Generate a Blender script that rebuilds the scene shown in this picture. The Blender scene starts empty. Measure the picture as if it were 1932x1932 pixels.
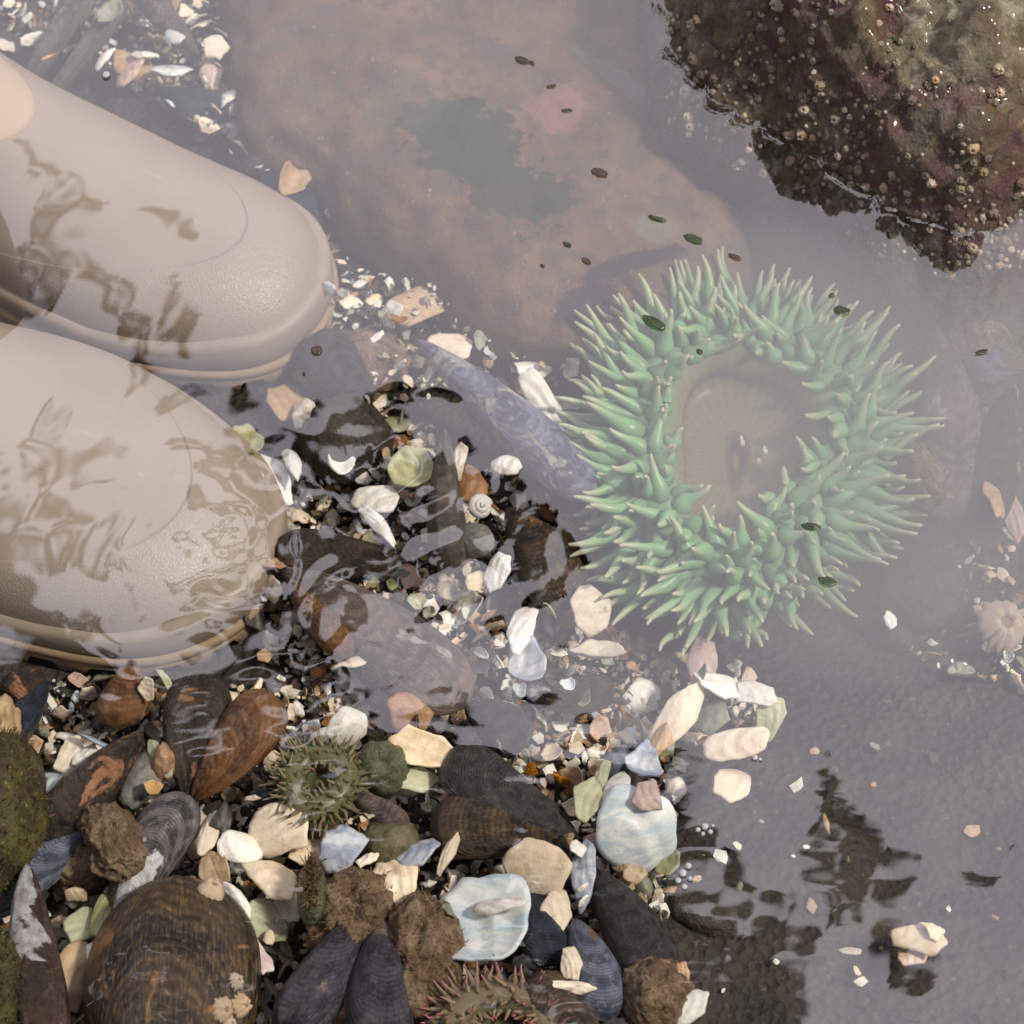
import bpy, bmesh, math, random
import numpy as np
from mathutils import Vector, Matrix, noise, Euler
from mathutils.bvhtree import BVHTree
R = math.radians
random.seed(7); rng = np.random.default_rng(7)
sc = bpy.context.scene
COL = sc.collection

# ------------------------------------------------------------------ camera frame
TILT = R(35); DIST = 1.5; HALF = 0.1667; ZC = -0.03
FWD = Vector((0, math.sin(TILT), -math.cos(TILT))); UP = Vector((0, math.cos(TILT), math.sin(TILT)))
EYE = Vector((0, 0, ZC)) - FWD * DIST
N = 1932.0
PX = 2 * HALF * DIST / N            # metres per photo pixel near the pool
def ray(px, py):
    return (FWD + Vector((1, 0, 0)) * ((px / N * 2 - 1) * HALF) + UP * ((1 - 2 * py / N) * HALF)).normalized()
def at(px, py, z=0.0):
    d = ray(px, py); return EYE + d * ((z - EYE.z) / d.z)
def mirror(px, py, h):
    p = at(px, py, 0); d = ray(px, py); d.z = -d.z
    return p + d * (h / d.z)
def to_px(p):
    v = Vector(p) - EYE; f = v.dot(FWD)
    return ((v.x / f / HALF + 1) * N / 2, (1 - v.dot(UP) / f / HALF) * N / 2)

# ------------------------------------------------------------------ object helpers
def tag(o, label=None, cat=None, group=None, kind=None):
    if label: o['label'] = label
    if cat: o['category'] = cat
    if group: o['group'] = group
    if kind: o['kind'] = kind
    return o
def mesh(name, v, f, mats=None, attrs=None, smooth=True, midx=None):
    me = bpy.data.meshes.new(name)
    me.from_pydata([tuple(p) for p in v], [], [tuple(int(i) for i in q) for q in f])
    for m in (mats if isinstance(mats, (list, tuple)) else [mats] if mats else []): me.materials.append(m)
    if midx is not None: me.polygons.foreach_set('material_index', [int(i) for i in midx])
    for k, a in (attrs or {}).items():
        at_ = me.attributes.new(k, 'FLOAT', 'POINT'); at_.data.foreach_set('value', np.asarray(a, dtype=np.float32))
    if smooth: me.polygons.foreach_set('use_smooth', [True] * len(me.polygons))
    me.update(); return me
def sharp(me, first):
    """leave the broken rim of a plate hard edged"""
    for p in me.polygons[first:]: p.use_smooth = False
    return me
def put(name, me, parent=None, loc=None, rot=None):
    o = bpy.data.objects.new(name, me); COL.objects.link(o)
    if parent: o.parent = parent
    if loc is not None: o.location = loc
    if rot is not None: o.rotation_euler = rot
    return o
def fbm(p, oct=4, s=1.0):
    a, t, f = 1.0, 0.0, s
    for _ in range(oct):
        t += a * noise.noise(Vector(p) * f); a *= .5; f *= 2.03
    return t
def basis(xdir, up=(0, 0, 1), loc=(0, 0, 0)):
    x = Vector(xdir).normalized(); y = Vector(up).cross(x).normalized(); z = x.cross(y)
    m = Matrix((x, y, z)).transposed().to_4x4(); m.translation = Vector(loc); return m

# ------------------------------------------------------------------ material helpers
class NT:
    def __init__(s, name):
        s.m = bpy.data.materials.new(name); s.m.use_nodes = True; s.t = s.m.node_tree
        s.b = s.t.nodes['Principled BSDF']; s.out = s.t.nodes['Material Output']
    def n(s, typ, **kw):
        nd = s.t.nodes.new(typ)
        for k, v in kw.items():
            if k.startswith('i_'):
                key = k[2:].replace('_', ' ')
                s.set(nd.inputs[int(key)] if key.isdigit() else nd.inputs[key], v)
            else: setattr(nd, k, v)
        return nd
    def set(s, inp, v):
        if isinstance(v, bpy.types.NodeSocket): s.t.links.new(v, inp)
        elif isinstance(v, (tuple, list)) and len(v) == 3 and inp.type == 'RGBA': inp.default_value = (*v, 1)
        else: inp.default_value = v
    def math(s, op, a, b=None, c=None):
        nd = s.n('ShaderNodeMath', operation=op); s.set(nd.inputs[0], a)
        if b is not None: s.set(nd.inputs[1], b)
        if c is not None: s.set(nd.inputs[2], c)
        return nd.outputs[0]
    def mix(s, f, a, b, blend='MIX'):
        nd = s.n('ShaderNodeMix', data_type='RGBA', blend_type=blend)
        s.set(nd.inputs[0], f); s.set(nd.inputs[6], a); s.set(nd.inputs[7], b); return nd.outputs[2]
    def ramp(s, f, stops, interp='LINEAR'):
        nd = s.n('ShaderNodeValToRGB'); nd.color_ramp.interpolation = interp; e = nd.color_ramp.elements
        while len(e) < len(stops): e.new(.5)
        for el, (p, c) in zip(e, stops):
            el.position = p; el.color = (*c, 1) if isinstance(c, tuple) else (c, c, c, 1)
        s.set(nd.inputs[0], f); return nd.outputs[0]
    def step(s, f, a, b):
        nd = s.n('ShaderNodeMapRange', interpolation_type='SMOOTHSTEP'); s.set(nd.inputs[0], f)
        nd.inputs[1].default_value = a; nd.inputs[2].default_value = b; return nd.outputs[0]
    def coord(s, scale=(1, 1, 1), rnd=False):
        tc = s.n('ShaderNodeTexCoord').outputs['Object']
        mp = s.n('ShaderNodeMapping'); s.set(mp.inputs[0], tc); mp.inputs[3].default_value = scale
        if rnd:
            r = s.n('ShaderNodeObjectInfo').outputs['Random']
            cb = s.n('ShaderNodeCombineXYZ'); s.set(cb.inputs[0], s.math('MULTIPLY', r, 3.7)); s.set(cb.inputs[1], s.math('MULTIPLY', r, 1.3)); s.set(mp.inputs[1], cb.outputs[0])
        return mp.outputs[0]
    def noise(s, vec, scale, detail=4, rough=.55, dist=0, out=0):
        nd = s.n('ShaderNodeTexNoise'); s.set(nd.inputs['Vector'], vec)
        nd.inputs['Scale'].default_value = scale; nd.inputs['Detail'].default_value = detail
        nd.inputs['Roughness'].default_value = rough; nd.inputs['Distortion'].default_value = dist; return nd.outputs[out]
    def voro(s, vec, scale, feature='F1', out='Distance', rnd=1.0):
        nd = s.n('ShaderNodeTexVoronoi', feature=feature); s.set(nd.inputs['Vector'], vec)
        nd.inputs['Scale'].default_value = scale; nd.inputs['Randomness'].default_value = rnd; return nd.outputs[out]
    def attr(s, name): return s.n('ShaderNodeAttribute', attribute_name=name).outputs['Fac']
    def bump(s, h, strength=.5, dist=.001, prev=None):
        nd = s.n('ShaderNodeBump'); s.set(nd.inputs['Height'], h); nd.inputs['Strength'].default_value = strength
        nd.inputs['Distance'].default_value = dist
        if prev is not None: s.set(nd.inputs['Normal'], prev)
        return nd.outputs[0]
    def end(s, col, rough=.5, normal=None, spec=.5, sss=0, coat=0):
        s.set(s.b.inputs['Base Color'], col); s.set(s.b.inputs['Roughness'], rough); s.b.inputs['Specular IOR Level'].default_value = spec
        if normal is not None: s.set(s.b.inputs['Normal'], normal)
        if sss:
            s.b.inputs['Subsurface Weight'].default_value = sss; s.b.inputs['Subsurface Scale'].default_value = .004
            s.b.inputs['Subsurface Radius'].default_value = (1, 1, .8)
        s.b.inputs['Coat Weight'].default_value = coat; s.b.inputs['Coat Roughness'].default_value = .15
        return s.m

def shell_mat(name, a, b, c, freq=260, rough=.42, bump=.5):
    """chalky or pearly broken shell: two tones in soft bands, stained by a third"""
    t = NT(name); v = t.coord(rnd=True)
    w = t.noise(t.coord((.5, 1.3, 1), True), 85, 5, .6, .7)
    col = t.mix(t.step(w, .40, .62), a, b)
    st = t.noise(v, 75, 5, .65, .4)
    col = t.mix(t.math('MULTIPLY', t.step(st, .54, .74), .6), col, c)
    wv = t.n('ShaderNodeTexWave'); t.set(wv.inputs['Vector'], v); wv.inputs['Scale'].default_value = freq
    wv.inputs['Distortion'].default_value = 7; wv.inputs['Detail'].default_value = 3; wv.inputs['Detail Scale'].default_value = 1.5
    gp = t.math('ADD', t.math('MULTIPLY', t.attr('grow'), 15), t.math('MULTIPLY', st, 5)); gs = t.math('MULTIPLY_ADD', t.math('SINE', gp), .5, .5)
    col = t.mix(t.math('MULTIPLY', t.step(gs, .45, 1), .17), col, c)
    col = t.mix(t.math('MULTIPLY', wv.outputs[1], .04), col, c)
    spk = t.step(t.noise(v, 520, 3, .7), .62, .72)
    col = t.mix(t.math('MULTIPLY', spk, .35), col, (.13, .09, .06))
    r = t.n('ShaderNodeObjectInfo').outputs['Random']
    hs = t.n('ShaderNodeHueSaturation'); t.set(hs.inputs['Color'], col); t.set(hs.inputs['Value'], t.math('MULTIPLY_ADD', r, .42, .74))
    t.set(hs.inputs['Saturation'], t.math('MULTIPLY_ADD', t.math('FRACT', t.math('MULTIPLY', r, 7.3)), .5, .75))
    nb = t.bump(gs, .3 * bump, .0008); nb = t.bump(t.noise(v, 240, 6, .65), bump, .0016, nb)
    return t.end(hs.outputs[0], rough, nb, .4)
def mussel_mat(name, dark, mid, light, worn, wear=.5, rings=26, rough=.38, wear_g=None):
    """mussel: growth rings along 'grow', fibrous skin, worn through to 'worn' where the noise says so"""
    t = NT(name); v = t.coord(rnd=True); g = t.attr('grow'); l = t.attr('lat')
    n1 = t.noise(v, 38, 1.5, .5); n2 = t.noise(v, 200, 6, .65)
    ph = t.math('ADD', t.math('MULTIPLY', g, rings * 2.2), t.math('ADD', t.math('MULTIPLY', n1, 3.0), t.math('MULTIPLY', n2, .9)))
    ring = t.math('MULTIPLY_ADD', t.math('SINE', t.math('MULTIPLY', ph, 6.28)), .5, .5)
    ring2 = t.math('MULTIPLY_ADD', t.math('SINE', t.math('MULTIPLY', ph, .9)), .5, .5)
    cb = t.n('ShaderNodeCombineXYZ'); t.set(cb.inputs[0], t.math('MULTIPLY', g, 6)); t.set(cb.inputs[1], t.math('MULTIPLY', l, 26)); t.set(cb.inputs[2], n1)
    fib = t.noise(cb.outputs[0], 2.4, 4, .7)
    col = t.mix(t.step(t.math('ADD', t.math('MULTIPLY', ring2, .5), t.math('MULTIPLY', n2, .6)), .35, .8), dark, mid)
    col = t.mix(t.step(t.math('MULTIPLY', t.math('ADD', fib, n2), .5), .47, .66), col, light)
    col = t.mix(t.math('MULTIPLY', t.step(t.math('ADD', ring, t.math('MULTIPLY', t.math('SUBTRACT', n2, .5), .8)), .5, 1), .40), col, dark)
    col = t.mix(t.math('MULTIPLY', t.step(t.math('ADD', t.math('SUBTRACT', 1, ring), t.math('MULTIPLY', t.math('SUBTRACT', fib, .5), 1.6)), .80, 1.2), .35), col, light)
    wn = t.noise(v, 38, 6, .62, .6)
    if wear_g is not None: wn = t.math('ADD', wn, t.math('MULTIPLY', t.math('SUBTRACT', wear_g, g), .55))
    col = t.mix(t.step(wn, 1 - wear - .012, 1 - wear + .03), col, t.mix(t.step(n2, .4, .65), worn, tuple(x * .55 for x in worn)))
    nb = t.bump(ring, .35, .0006); nb = t.bump(t.math('ADD', fib, t.math('MULTIPLY', n2, .8)), .75, .0014, nb)
    nb = t.bump(t.step(wn, 1 - wear - .02, 1 - wear + .04), .35, .0007, nb)
    return t.end(col, t.math('MULTIPLY_ADD', n2, .35, rough - .20), nb, .5)
def stone_mat(name, a, b, c, scale=40, rough=.6, bump=.6, spots=None, fine=350):
    t = NT(name); v = t.coord(rnd=True)
    col = t.mix(t.step(t.noise(v, scale, 6, .62, .5), .4, .62), a, b)
    col = t.mix(t.step(t.noise(v, scale * 2.7, 6, .65, .8), .52, .66), col, c)
    if spots: col = t.mix(t.step(t.noise(v, scale * 7, 3, .6), .62, .7), col, spots)
    f = t.noise(v, fine, 6, .7)
    col = t.mix(t.math('MULTIPLY', t.step(f, .35, .7), .35), col, tuple(x * .35 for x in a))
    nb = t.bump(t.noise(v, scale * 3, 6, .6), bump, .004); nb = t.bump(f, bump, .0012, nb)
    return t.end(col, rough, nb, .5)
def flat_mat(name, a, b=None, scale=120, rough=.5, bump=.3, spec=.5, sss=0):
    t = NT(name); v = t.coord(rnd=True); f = t.noise(v, scale, 5, .6)
    return t.end(t.mix(t.step(f, .35, .7), a, b or tuple(x * .6 for x in a)), rough, t.bump(f, bump, .001), spec, sss)

M = {}
M['cream'] = shell_mat('cream_shell', (.84, .72, .55), (.76, .62, .45), (.40, .29, .18))
M['white'] = shell_mat('white_shell', (.86, .83, .77), (.78, .73, .65), (.46, .40, .33))
M['pearl'] = shell_mat('pearly_shell', (.50, .58, .62), (.76, .75, .70), (.30, .34, .40), rough=.25, bump=.25)
M['blue'] = shell_mat('blue_shell', (.30, .33, .41), (.56, .57, .60), (.10, .11, .17), rough=.3, bump=.35)
M['tan'] = shell_mat('tan_shell', (.52, .36, .21), (.40, .26, .14), (.20, .12, .07))
M['rust'] = shell_mat('rusty_shell', (.40, .19, .06), (.28, .12, .04), (.10, .05, .03), rough=.32)
M['grey'] = shell_mat('grey_green_shell', (.34, .33, .25), (.25, .26, .20), (.14, .14, .11))
M['olive'] = shell_mat('olive_shell', (.50, .48, .28), (.40, .40, .22), (.22, .20, .10))
M['dark'] = shell_mat('dark_shell', (.07, .055, .045), (.045, .035, .03), (.02, .018, .018), rough=.3)
M['pink'] = shell_mat('pinkish_shell', (.66, .50, .42), (.56, .40, .33), (.34, .22, .18))
M['m_brown'] = mussel_mat('ringed_brown_mussel', (.016, .012, .010), (.060, .036, .019), (.20, .12, .055), (.30, .16, .06), .40, 11)
M['m_black'] = mussel_mat('black_mussel', (.013, .012, .014), (.033, .027, .025), (.11, .095, .088), (.13, .085, .045), .30, 22)
M['m_navy'] = mussel_mat('navy_mussel', (.008, .012, .022), (.02, .028, .05), (.05, .06, .09), (.14, .16, .22), .28, 14, .25)
M['m_stripe'] = mussel_mat('striped_mussel', (.05, .022, .014), (.022, .014, .013), (.10, .06, .04), (.50, .47, .48), .60, 9, .3, .40)
M['m_worn'] = mussel_mat('worn_white_mussel', (.03, .028, .03), (.16, .13, .12), (.35, .32, .34), (.80, .78, .78), .58, 20, .4, .35)
M['m_peel'] = mussel_mat('peeling_brown_mussel', (.014, .011, .009), (.038, .022, .013), (.10, .055, .027), (.40, .19, .09), .41, 9, .3)
M['m_rust'] = mussel_mat('rusty_mussel', (.07, .030, .012), (.19, .08, .026), (.32, .16, .06), (.42, .27, .15), .36, 7, .3)
M['m_lav'] = mussel_mat('lavender_mussel', (.07, .07, .12), (.17, .17, .26), (.36, .36, .44), (.46, .43, .40), .46, 9)
M['m_grey'] = mussel_mat('grey_mussel', (.06, .042, .036), (.15, .10, .08), (.30, .22, .18), (.42, .36, .34), .40, 6)
M['m_blue'] = mussel_mat('blue_grey_mussel', (.05, .06, .10), (.14, .16, .23), (.34, .36, .40), (.20, .13, .08), .40, 15)
M['m_purple'] = mussel_mat('purple_mussel', (.018, .016, .025), (.05, .043, .062), (.12, .11, .13), (.26, .19, .15), .38, 12, .32)
M['barn'] = shell_mat('barnacle_plate', (.70, .57, .43), (.58, .42, .28), (.26, .17, .10), 420, .55)
M['barn2'] = shell_mat('weathered_barnacle_plate', (.36, .29, .21), (.26, .20, .14), (.12, .09, .06), 420, .5)
M['barn3'] = shell_mat('stained_barnacle_plate', (.22, .16, .11), (.15, .105, .07), (.08, .055, .04), 420, .38)
M['hole'] = flat_mat('barnacle_opening', (.26, .19, .125), (.10, .075, .055), 500, .4)
M['mossy'] = stone_mat('mossy_stone', (.05, .036, .014), (.12, .10, .022), (.06, .016, .012), 48, .5, 1, (.25, .24, .06))
M['green'] = stone_mat('green_stone', (.09, .10, .04), (.15, .15, .09), (.045, .055, .02), 60, .45, .8)
M['brownst'] = stone_mat('brown_stone', (.17, .10, .05), (.32, .22, .13), (.06, .04, .025), 95, .45, 1, (.48, .37, .25))
M['darkst'] = stone_mat('dark_stone', (.035, .027, .019), (.055, .04, .024), (.02, .016, .012), 60, .4, .8, (.12, .09, .06))
M['greyst'] = stone_mat('grey_stone', (.16, .15, .125), (.22, .20, .165), (.10, .10, .085), 50, .5, .5)
M['oliv'] = stone_mat('olive_stone', (.11, .095, .045), (.17, .14, .075), (.065, .055, .03), 50, .5, .5)
M['fuzz'] = flat_mat('algae_fuzz', (.20, .115, .05), (.09, .05, .025), 200, .7)
M['fuzzg'] = flat_mat('green_algae_fuzz', (.09, .085, .018), (.05, .032, .012), 200, .7)
M['scrap'] = flat_mat('weed_or_reflection_gap', (.050, .030, .012), (.025, .017, .007), 160, .35)  # colour of dark gaps in the sky's reflection, built as scraps
M['scrapg'] = flat_mat('green_weed_or_reflection_gap', (.035, .055, .012), (.018, .03, .006), 160, .35)  # greenish reflection gaps built as scraps; also the real weed on the boulder
M['wood'] = mussel_mat('wet_wood', (.05, .04, .03), (.12, .095, .075), (.22, .185, .15), (.30, .27, .24), .35, 6, .5)
M['bark'] = stone_mat('bark', (.05, .035, .025), (.08, .06, .04), (.03, .022, .016), 8, .8, 1)
M['leaf'] = flat_mat('leaf', (.03, .045, .015), (.018, .03, .01), 30, .5)

# ------------------------------------------------------------------ shapes
def plate(w, h, seed, curv=.25, jag=.12, corners=6, thick=.0009, rough=.0012, rings=8, seg=44):
    """a broken piece of shell lying in XY: irregular outline, bowed, with edge thickness"""
    r = random.Random(seed)
    base = sorted(((k + r.uniform(-.33, .33)) / corners) * 2 * math.pi for k in range(corners))
    pts = [(math.cos(a) * r.uniform(.78, 1.1), math.sin(a) * r.uniform(.78, 1.1)) for a in base]
    def rad(th):
        d = (math.cos(th), math.sin(th)); best = 1.3
        for i in range(corners):
            (x1, y1), (x2, y2) = pts[i], pts[(i + 1) % corners]
            ex, ey = x2 - x1, y2 - y1; den = d[0] * ey - d[1] * ex
            if abs(den) < 1e-9: continue
            t = (x1 * ey - y1 * ex) / den; u = (x1 * d[1] - y1 * d[0]) / den
            if t > 0 and -1e-6 <= u <= 1 + 1e-6: best = min(best, t)
        return best
    rs = np.array([rad(2 * math.pi * j / seg) for j in range(seg)])
    if corners >= 8: rs = (rs + (np.roll(rs, 1) + np.roll(rs, -1)) * .5) / 2
    rs *= np.array([1 + jag * noise.noise(Vector((math.cos(2*math.pi*j/seg) * 3 + seed * 1.7, math.sin(2*math.pi*j/seg) * 3, seed * .37))) for j in range(seg)])
    V, F, G = [], [], []; ux, uy = r.choice([-1, 1]) * r.uniform(.6, 1.3), r.uniform(-.8, .8); fq = r.uniform(9, 16); rdg = r.uniform(.006, .022)
    fold = 0 if corners > 11 else r.uniform(-.55, .55); fa = r.uniform(0, 3.1)
    a_, b_ = w / 2, h / 2; R0 = (a_ + b_) / 2; cx, cy = r.uniform(-.4, .4), r.uniform(-.5, .5)
    for side in (0, 1):
        V.append((0, 0, curv * R0 * -(cx * cx + cy * cy) * .5 - side * thick)); G.append(math.hypot(ux, uy))
        for i in range(1, rings + 1):
            q = i / rings
            for j in range(seg):
                th = 2 * math.pi * j / seg; x, y = math.cos(th) * rs[j] * q, math.sin(th) * rs[j] * q
                z = -curv * R0 * ((x - cx) ** 2 * .5 + (y - cy) ** 2)
                dd = math.hypot(x - ux, y - uy); z += R0 * (rdg * math.sin(dd * fq) + fold * .5 * abs(x * math.cos(fa) + y * math.sin(fa)))
                z += rough * fbm((x * 2 + seed * 3.1, y * 2, seed * 1.1), 3) - side * thick * (1 - .45 * q ** 4)
                V.append((x * a_, y * b_, z)); G.append(dd)
    off = 1 + rings * seg
    for side in (0, 1):
        o = side * off
        for j in range(seg):
            k = (j + 1) % seg; t = (o, o + 1 + j, o + 1 + k); F.append(t if not side else t[::-1])
            for i in range(rings - 1):
                a = o + 1 + i * seg
                t = (a + j, a + seg + j, a + seg + k, a + k); F.append(t if not side else t[::-1])
    a = 1 + (rings - 1) * seg
    for j in range(seg):
        k = (j + 1) % seg; F.append((a + k, a + j, off + a + j, off + a + k))
    return np.array(V), F, {'grow': G}
def mussel_shape(L, W, H, seed, bend=.12, nt=46, nv=26, lower=.25, blunt=5.0, wav=.02):
    """mussel valve: pointed umbo at the origin, x towards the broad end; 'grow' counts growth lines, 'lat' runs across"""
    t = (1 - np.cos(np.linspace(0, math.pi, nt))) / 2; v = np.sin(np.linspace(-math.pi/2, math.pi/2, nv))
    def wf(x):
        x = np.clip(x, 0, 1); return (x ** .62) * np.sqrt(np.clip(1 - x ** blunt, 0, 1)) * (1 - .12 * x)
    mx = wf(np.linspace(0, 1, 400)).max()
    T, Vv = np.meshgrid(t, v, indexing='ij'); w = wf(T) / mx
    lo, hi = np.maximum(T, 1e-4), np.ones_like(T)
    tgt = np.abs(Vv) * w
    for _ in range(24):
        mid = (lo + hi) / 2; big = mid * wf(T / mid) / mx > tgt
        hi = np.where(big, mid, hi); lo = np.where(big, lo, mid)
    G = hi
    out, Fc = [], []
    wob = np.array([[fbm((a * 3 + seed * 2.3, b * 2, seed), 3) for b in v] for a in t])
    for side in (0, 1):
        X = T * L; Y = (Vv * w * W / 2) + bend * W * (np.sin(T * math.pi) - .3) * (1 if seed % 2 else -1) * .6
        Z = H * np.power(np.clip(1 - Vv ** 2, 0, 1), .58) * np.power(w, .8) * (1 - .2 * T)
        Z = Z + H * wav * wob * 4 * (1 - Vv ** 2) - H * .05 * np.sin(G * 45) * .25 * (1 - Vv ** 2)
        if side: Z = -Z * lower
        out.append(np.stack([X, Y, Z], -1).reshape(-1, 3))
    for side in (0, 1):
        o = side * nt * nv
        for i in range(nt - 1):
            for j in range(nv - 1):
                q = (o + i*nv + j, o + (i+1)*nv + j, o + (i+1)*nv + j+1, o + i*nv + j+1)
                Fc.append(q if not side else q[::-1])
    g = np.concatenate([G.ravel()] * 2); l = np.concatenate([Vv.ravel()] * 2)
    return np.concatenate(out), Fc, {'grow': g, 'lat': l}
def blob(rx, ry, rz, seed, amp=.18, sub=4, freq=1.6, flat=0, rough=0):
    bm = bmesh.new(); bmesh.ops.create_icosphere(bm, subdivisions=sub, radius=1)
    V = []
    for p in bm.verts:
        c = p.co.copy(); d = 1 + amp * fbm(c * freq + Vector((seed * 3.7, seed, 0)), 4)
        if rough: d += rough * fbm(c * 6.5 + Vector((0, seed, 1)), 4) + rough * .6 * abs(noise.noise(c * 14 + Vector((seed, 0, 0))))
        c = c * d
        if flat and c.z > flat: c.z = flat + (c.z - flat) * .25
        V.append((c.x * rx, c.y * ry, c.z * rz))
    F = [[q.index for q in f.verts] for f in bm.faces]; bm.free()
    return np.array(V), F
def tube(pts, radii, seg=8):
    """tapered tube along points; returns verts, faces and the 0..1 position along it"""
    V, F, A = [], [], []; up = Vector((.13, .31, .94)); n = len(pts)
    for i, p in enumerate(pts):
        d = (pts[min(i + 1, n - 1)] - pts[max(i - 1, 0)]).normalized()
        s = d.cross(up); s = s.normalized() if s.length > 1e-4 else Vector((1, 0, 0)); u = s.cross(d)
        for k in range(seg):
            a = 2 * math.pi * k / seg; V.append(p + (s * math.cos(a) + u * math.sin(a)) * radii[i]); A.append(i / (n - 1))
    for i in range(n - 1):
        for k in range(seg):
            q = (k + 1) % seg; F.append((i*seg+k, i*seg+q, (i+1)*seg+q, (i+1)*seg+k))
    F.append(tuple(reversed(range(seg)))); F.append(tuple((n-1)*seg + k for k in range(seg)))
    return V, F, A
def merge(parts):
    V, F, A = [], [], {}
    for p in parts:
        o = len(V); V.extend(p[0]); F.extend([tuple(i + o for i in f) for f in p[1]])
        for k, a in (p[2] if len(p) > 2 and isinstance(p[2], dict) else {}).items(): A.setdefault(k, []).extend(a)
    return V, F, A
def barnacle_shape(seed, r=1.0, h=.8, spiky=.12):
    """ribbed volcano of plates with a sunken opening"""
    rr = random.Random(seed); seg = 30; V, F = [], []; plates = rr.choice([6, 7, 8])
    ph = [rr.uniform(.8, 1.2) for _ in range(plates)]
    prof = [(1.0, -.15), (.98, .02), (.86, .3), (.70, .60), (.54, .90), (.38, 1.0), (.28, .93), (.24, .72), (.14, .66)]
    for i, (q, z) in enumerate(prof):
        for k in range(seg):
            a = k / seg; rib = math.cos(a * 2 * math.pi * plates * 2) * .5 + math.cos(a * 2 * math.pi * 17 + seed) * .35
            amt = spiky * (1.5 if i < 5 else .5); p = ph[int(a * plates) % plates]
            gap = abs((a * plates) % 1 - .5) * 2; q_ = 1 + .22 * noise.noise(Vector((math.cos(a * 6.283) * 1.3, math.sin(a * 6.283) * 1.3, seed * 2.1)))
            rad = q * q_ * (1 + amt * rib); zz = z * (p if 2 < i < 7 else 1) * (1 - (.34 * gap ** 3 if 2 < i < 7 else 0))
            V.append((rad * r * math.cos(a * 2 * math.pi), rad * r * math.sin(a * 2 * math.pi) * .88, zz * h * r))
    for i in range(len(prof) - 1):
        for k in range(seg):
            q = (k + 1) % seg; F.append((i*seg+k, i*seg+q, (i+1)*seg+q, (i+1)*seg+k))
    F.append(tuple((len(prof)-1)*seg + k for k in range(seg)))
    mi = [1 if i >= (len(prof) - 2) * seg else 0 for i in range(len(F))]
    return V, F, mi
def inside(poly, x, y):
    c = False; j = len(poly) - 1
    for i in range(len(poly)):
        xi, yi = poly[i]; xj, yj = poly[j]
        if (yi > y) != (yj > y) and x < (xj - xi) * (y - yi) / (yj - yi) + xi: c = not c
        j = i
    return c

# ------------------------------------------------------------------ the setting: bed of the pool
BED = -0.085
def bed_z(x, y):
    d = math.hypot(x, y); k = min(max((d - 1.1) / 2.2, 0), 1); k = k * k * (3 - 2 * k)
    return BED + k * .30 + .006 * noise.noise(Vector((x * 9, y * 9, 3))) + .003 * noise.noise(Vector((x * 31, y * 31, 7)))
def axis_pts(lo, hi, step, far):
    mid = np.arange(lo, hi + 1e-9, step); k = np.array([.04, .1, .2, .35, .6, 1, 1.6, 2.6, 5, 12, 30])
    k = k[k < far]
    return np.concatenate([lo - k[::-1], mid, hi + k])
def sheet(xs, ys, zf):
    X, Y = np.meshgrid(xs, ys); V = [(x, y, zf(x, y)) for x, y in zip(X.ravel(), Y.ravel())]
    n = len(xs); F = [(j*n+i, j*n+i+1, (j+1)*n+i+1, (j+1)*n+i) for j in range(len(ys) - 1) for i in range(n - 1)]
    return V, F
t = NT('pool_bed'); v = t.coord()
c = t.mix(t.step(t.noise(v, 30, 5, .6), .4, .65), (.018, .013, .010), (.045, .032, .021))
c = t.mix(t.math('MULTIPLY', t.step(t.noise(v, 220, 4, .7), .6, .7), .6), c, (.20, .15, .10))
nb = t.bump(t.voro(v, 220), .8, .003); nb = t.bump(t.noise(v, 300, 5, .7), .8, .002, nb)
M['bed'] = t.end(c, .6, nb)
V, F = sheet(axis_pts(-.36, .36, .006, 50), axis_pts(-.42, .48, .006, 50), bed_z)
tag(put('pool_bed', mesh('pool_bed', V, F, M['bed'])), kind='structure')

OCC = []                                      # (x, y, radius): where the larger things lie
LAND = []                                     # (px, py, phrase): things a label can refer to
def occupy(px, py, z, r_px): p = at(px, py, z); OCC.append((p.x, p.y, r_px * PX))

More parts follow.
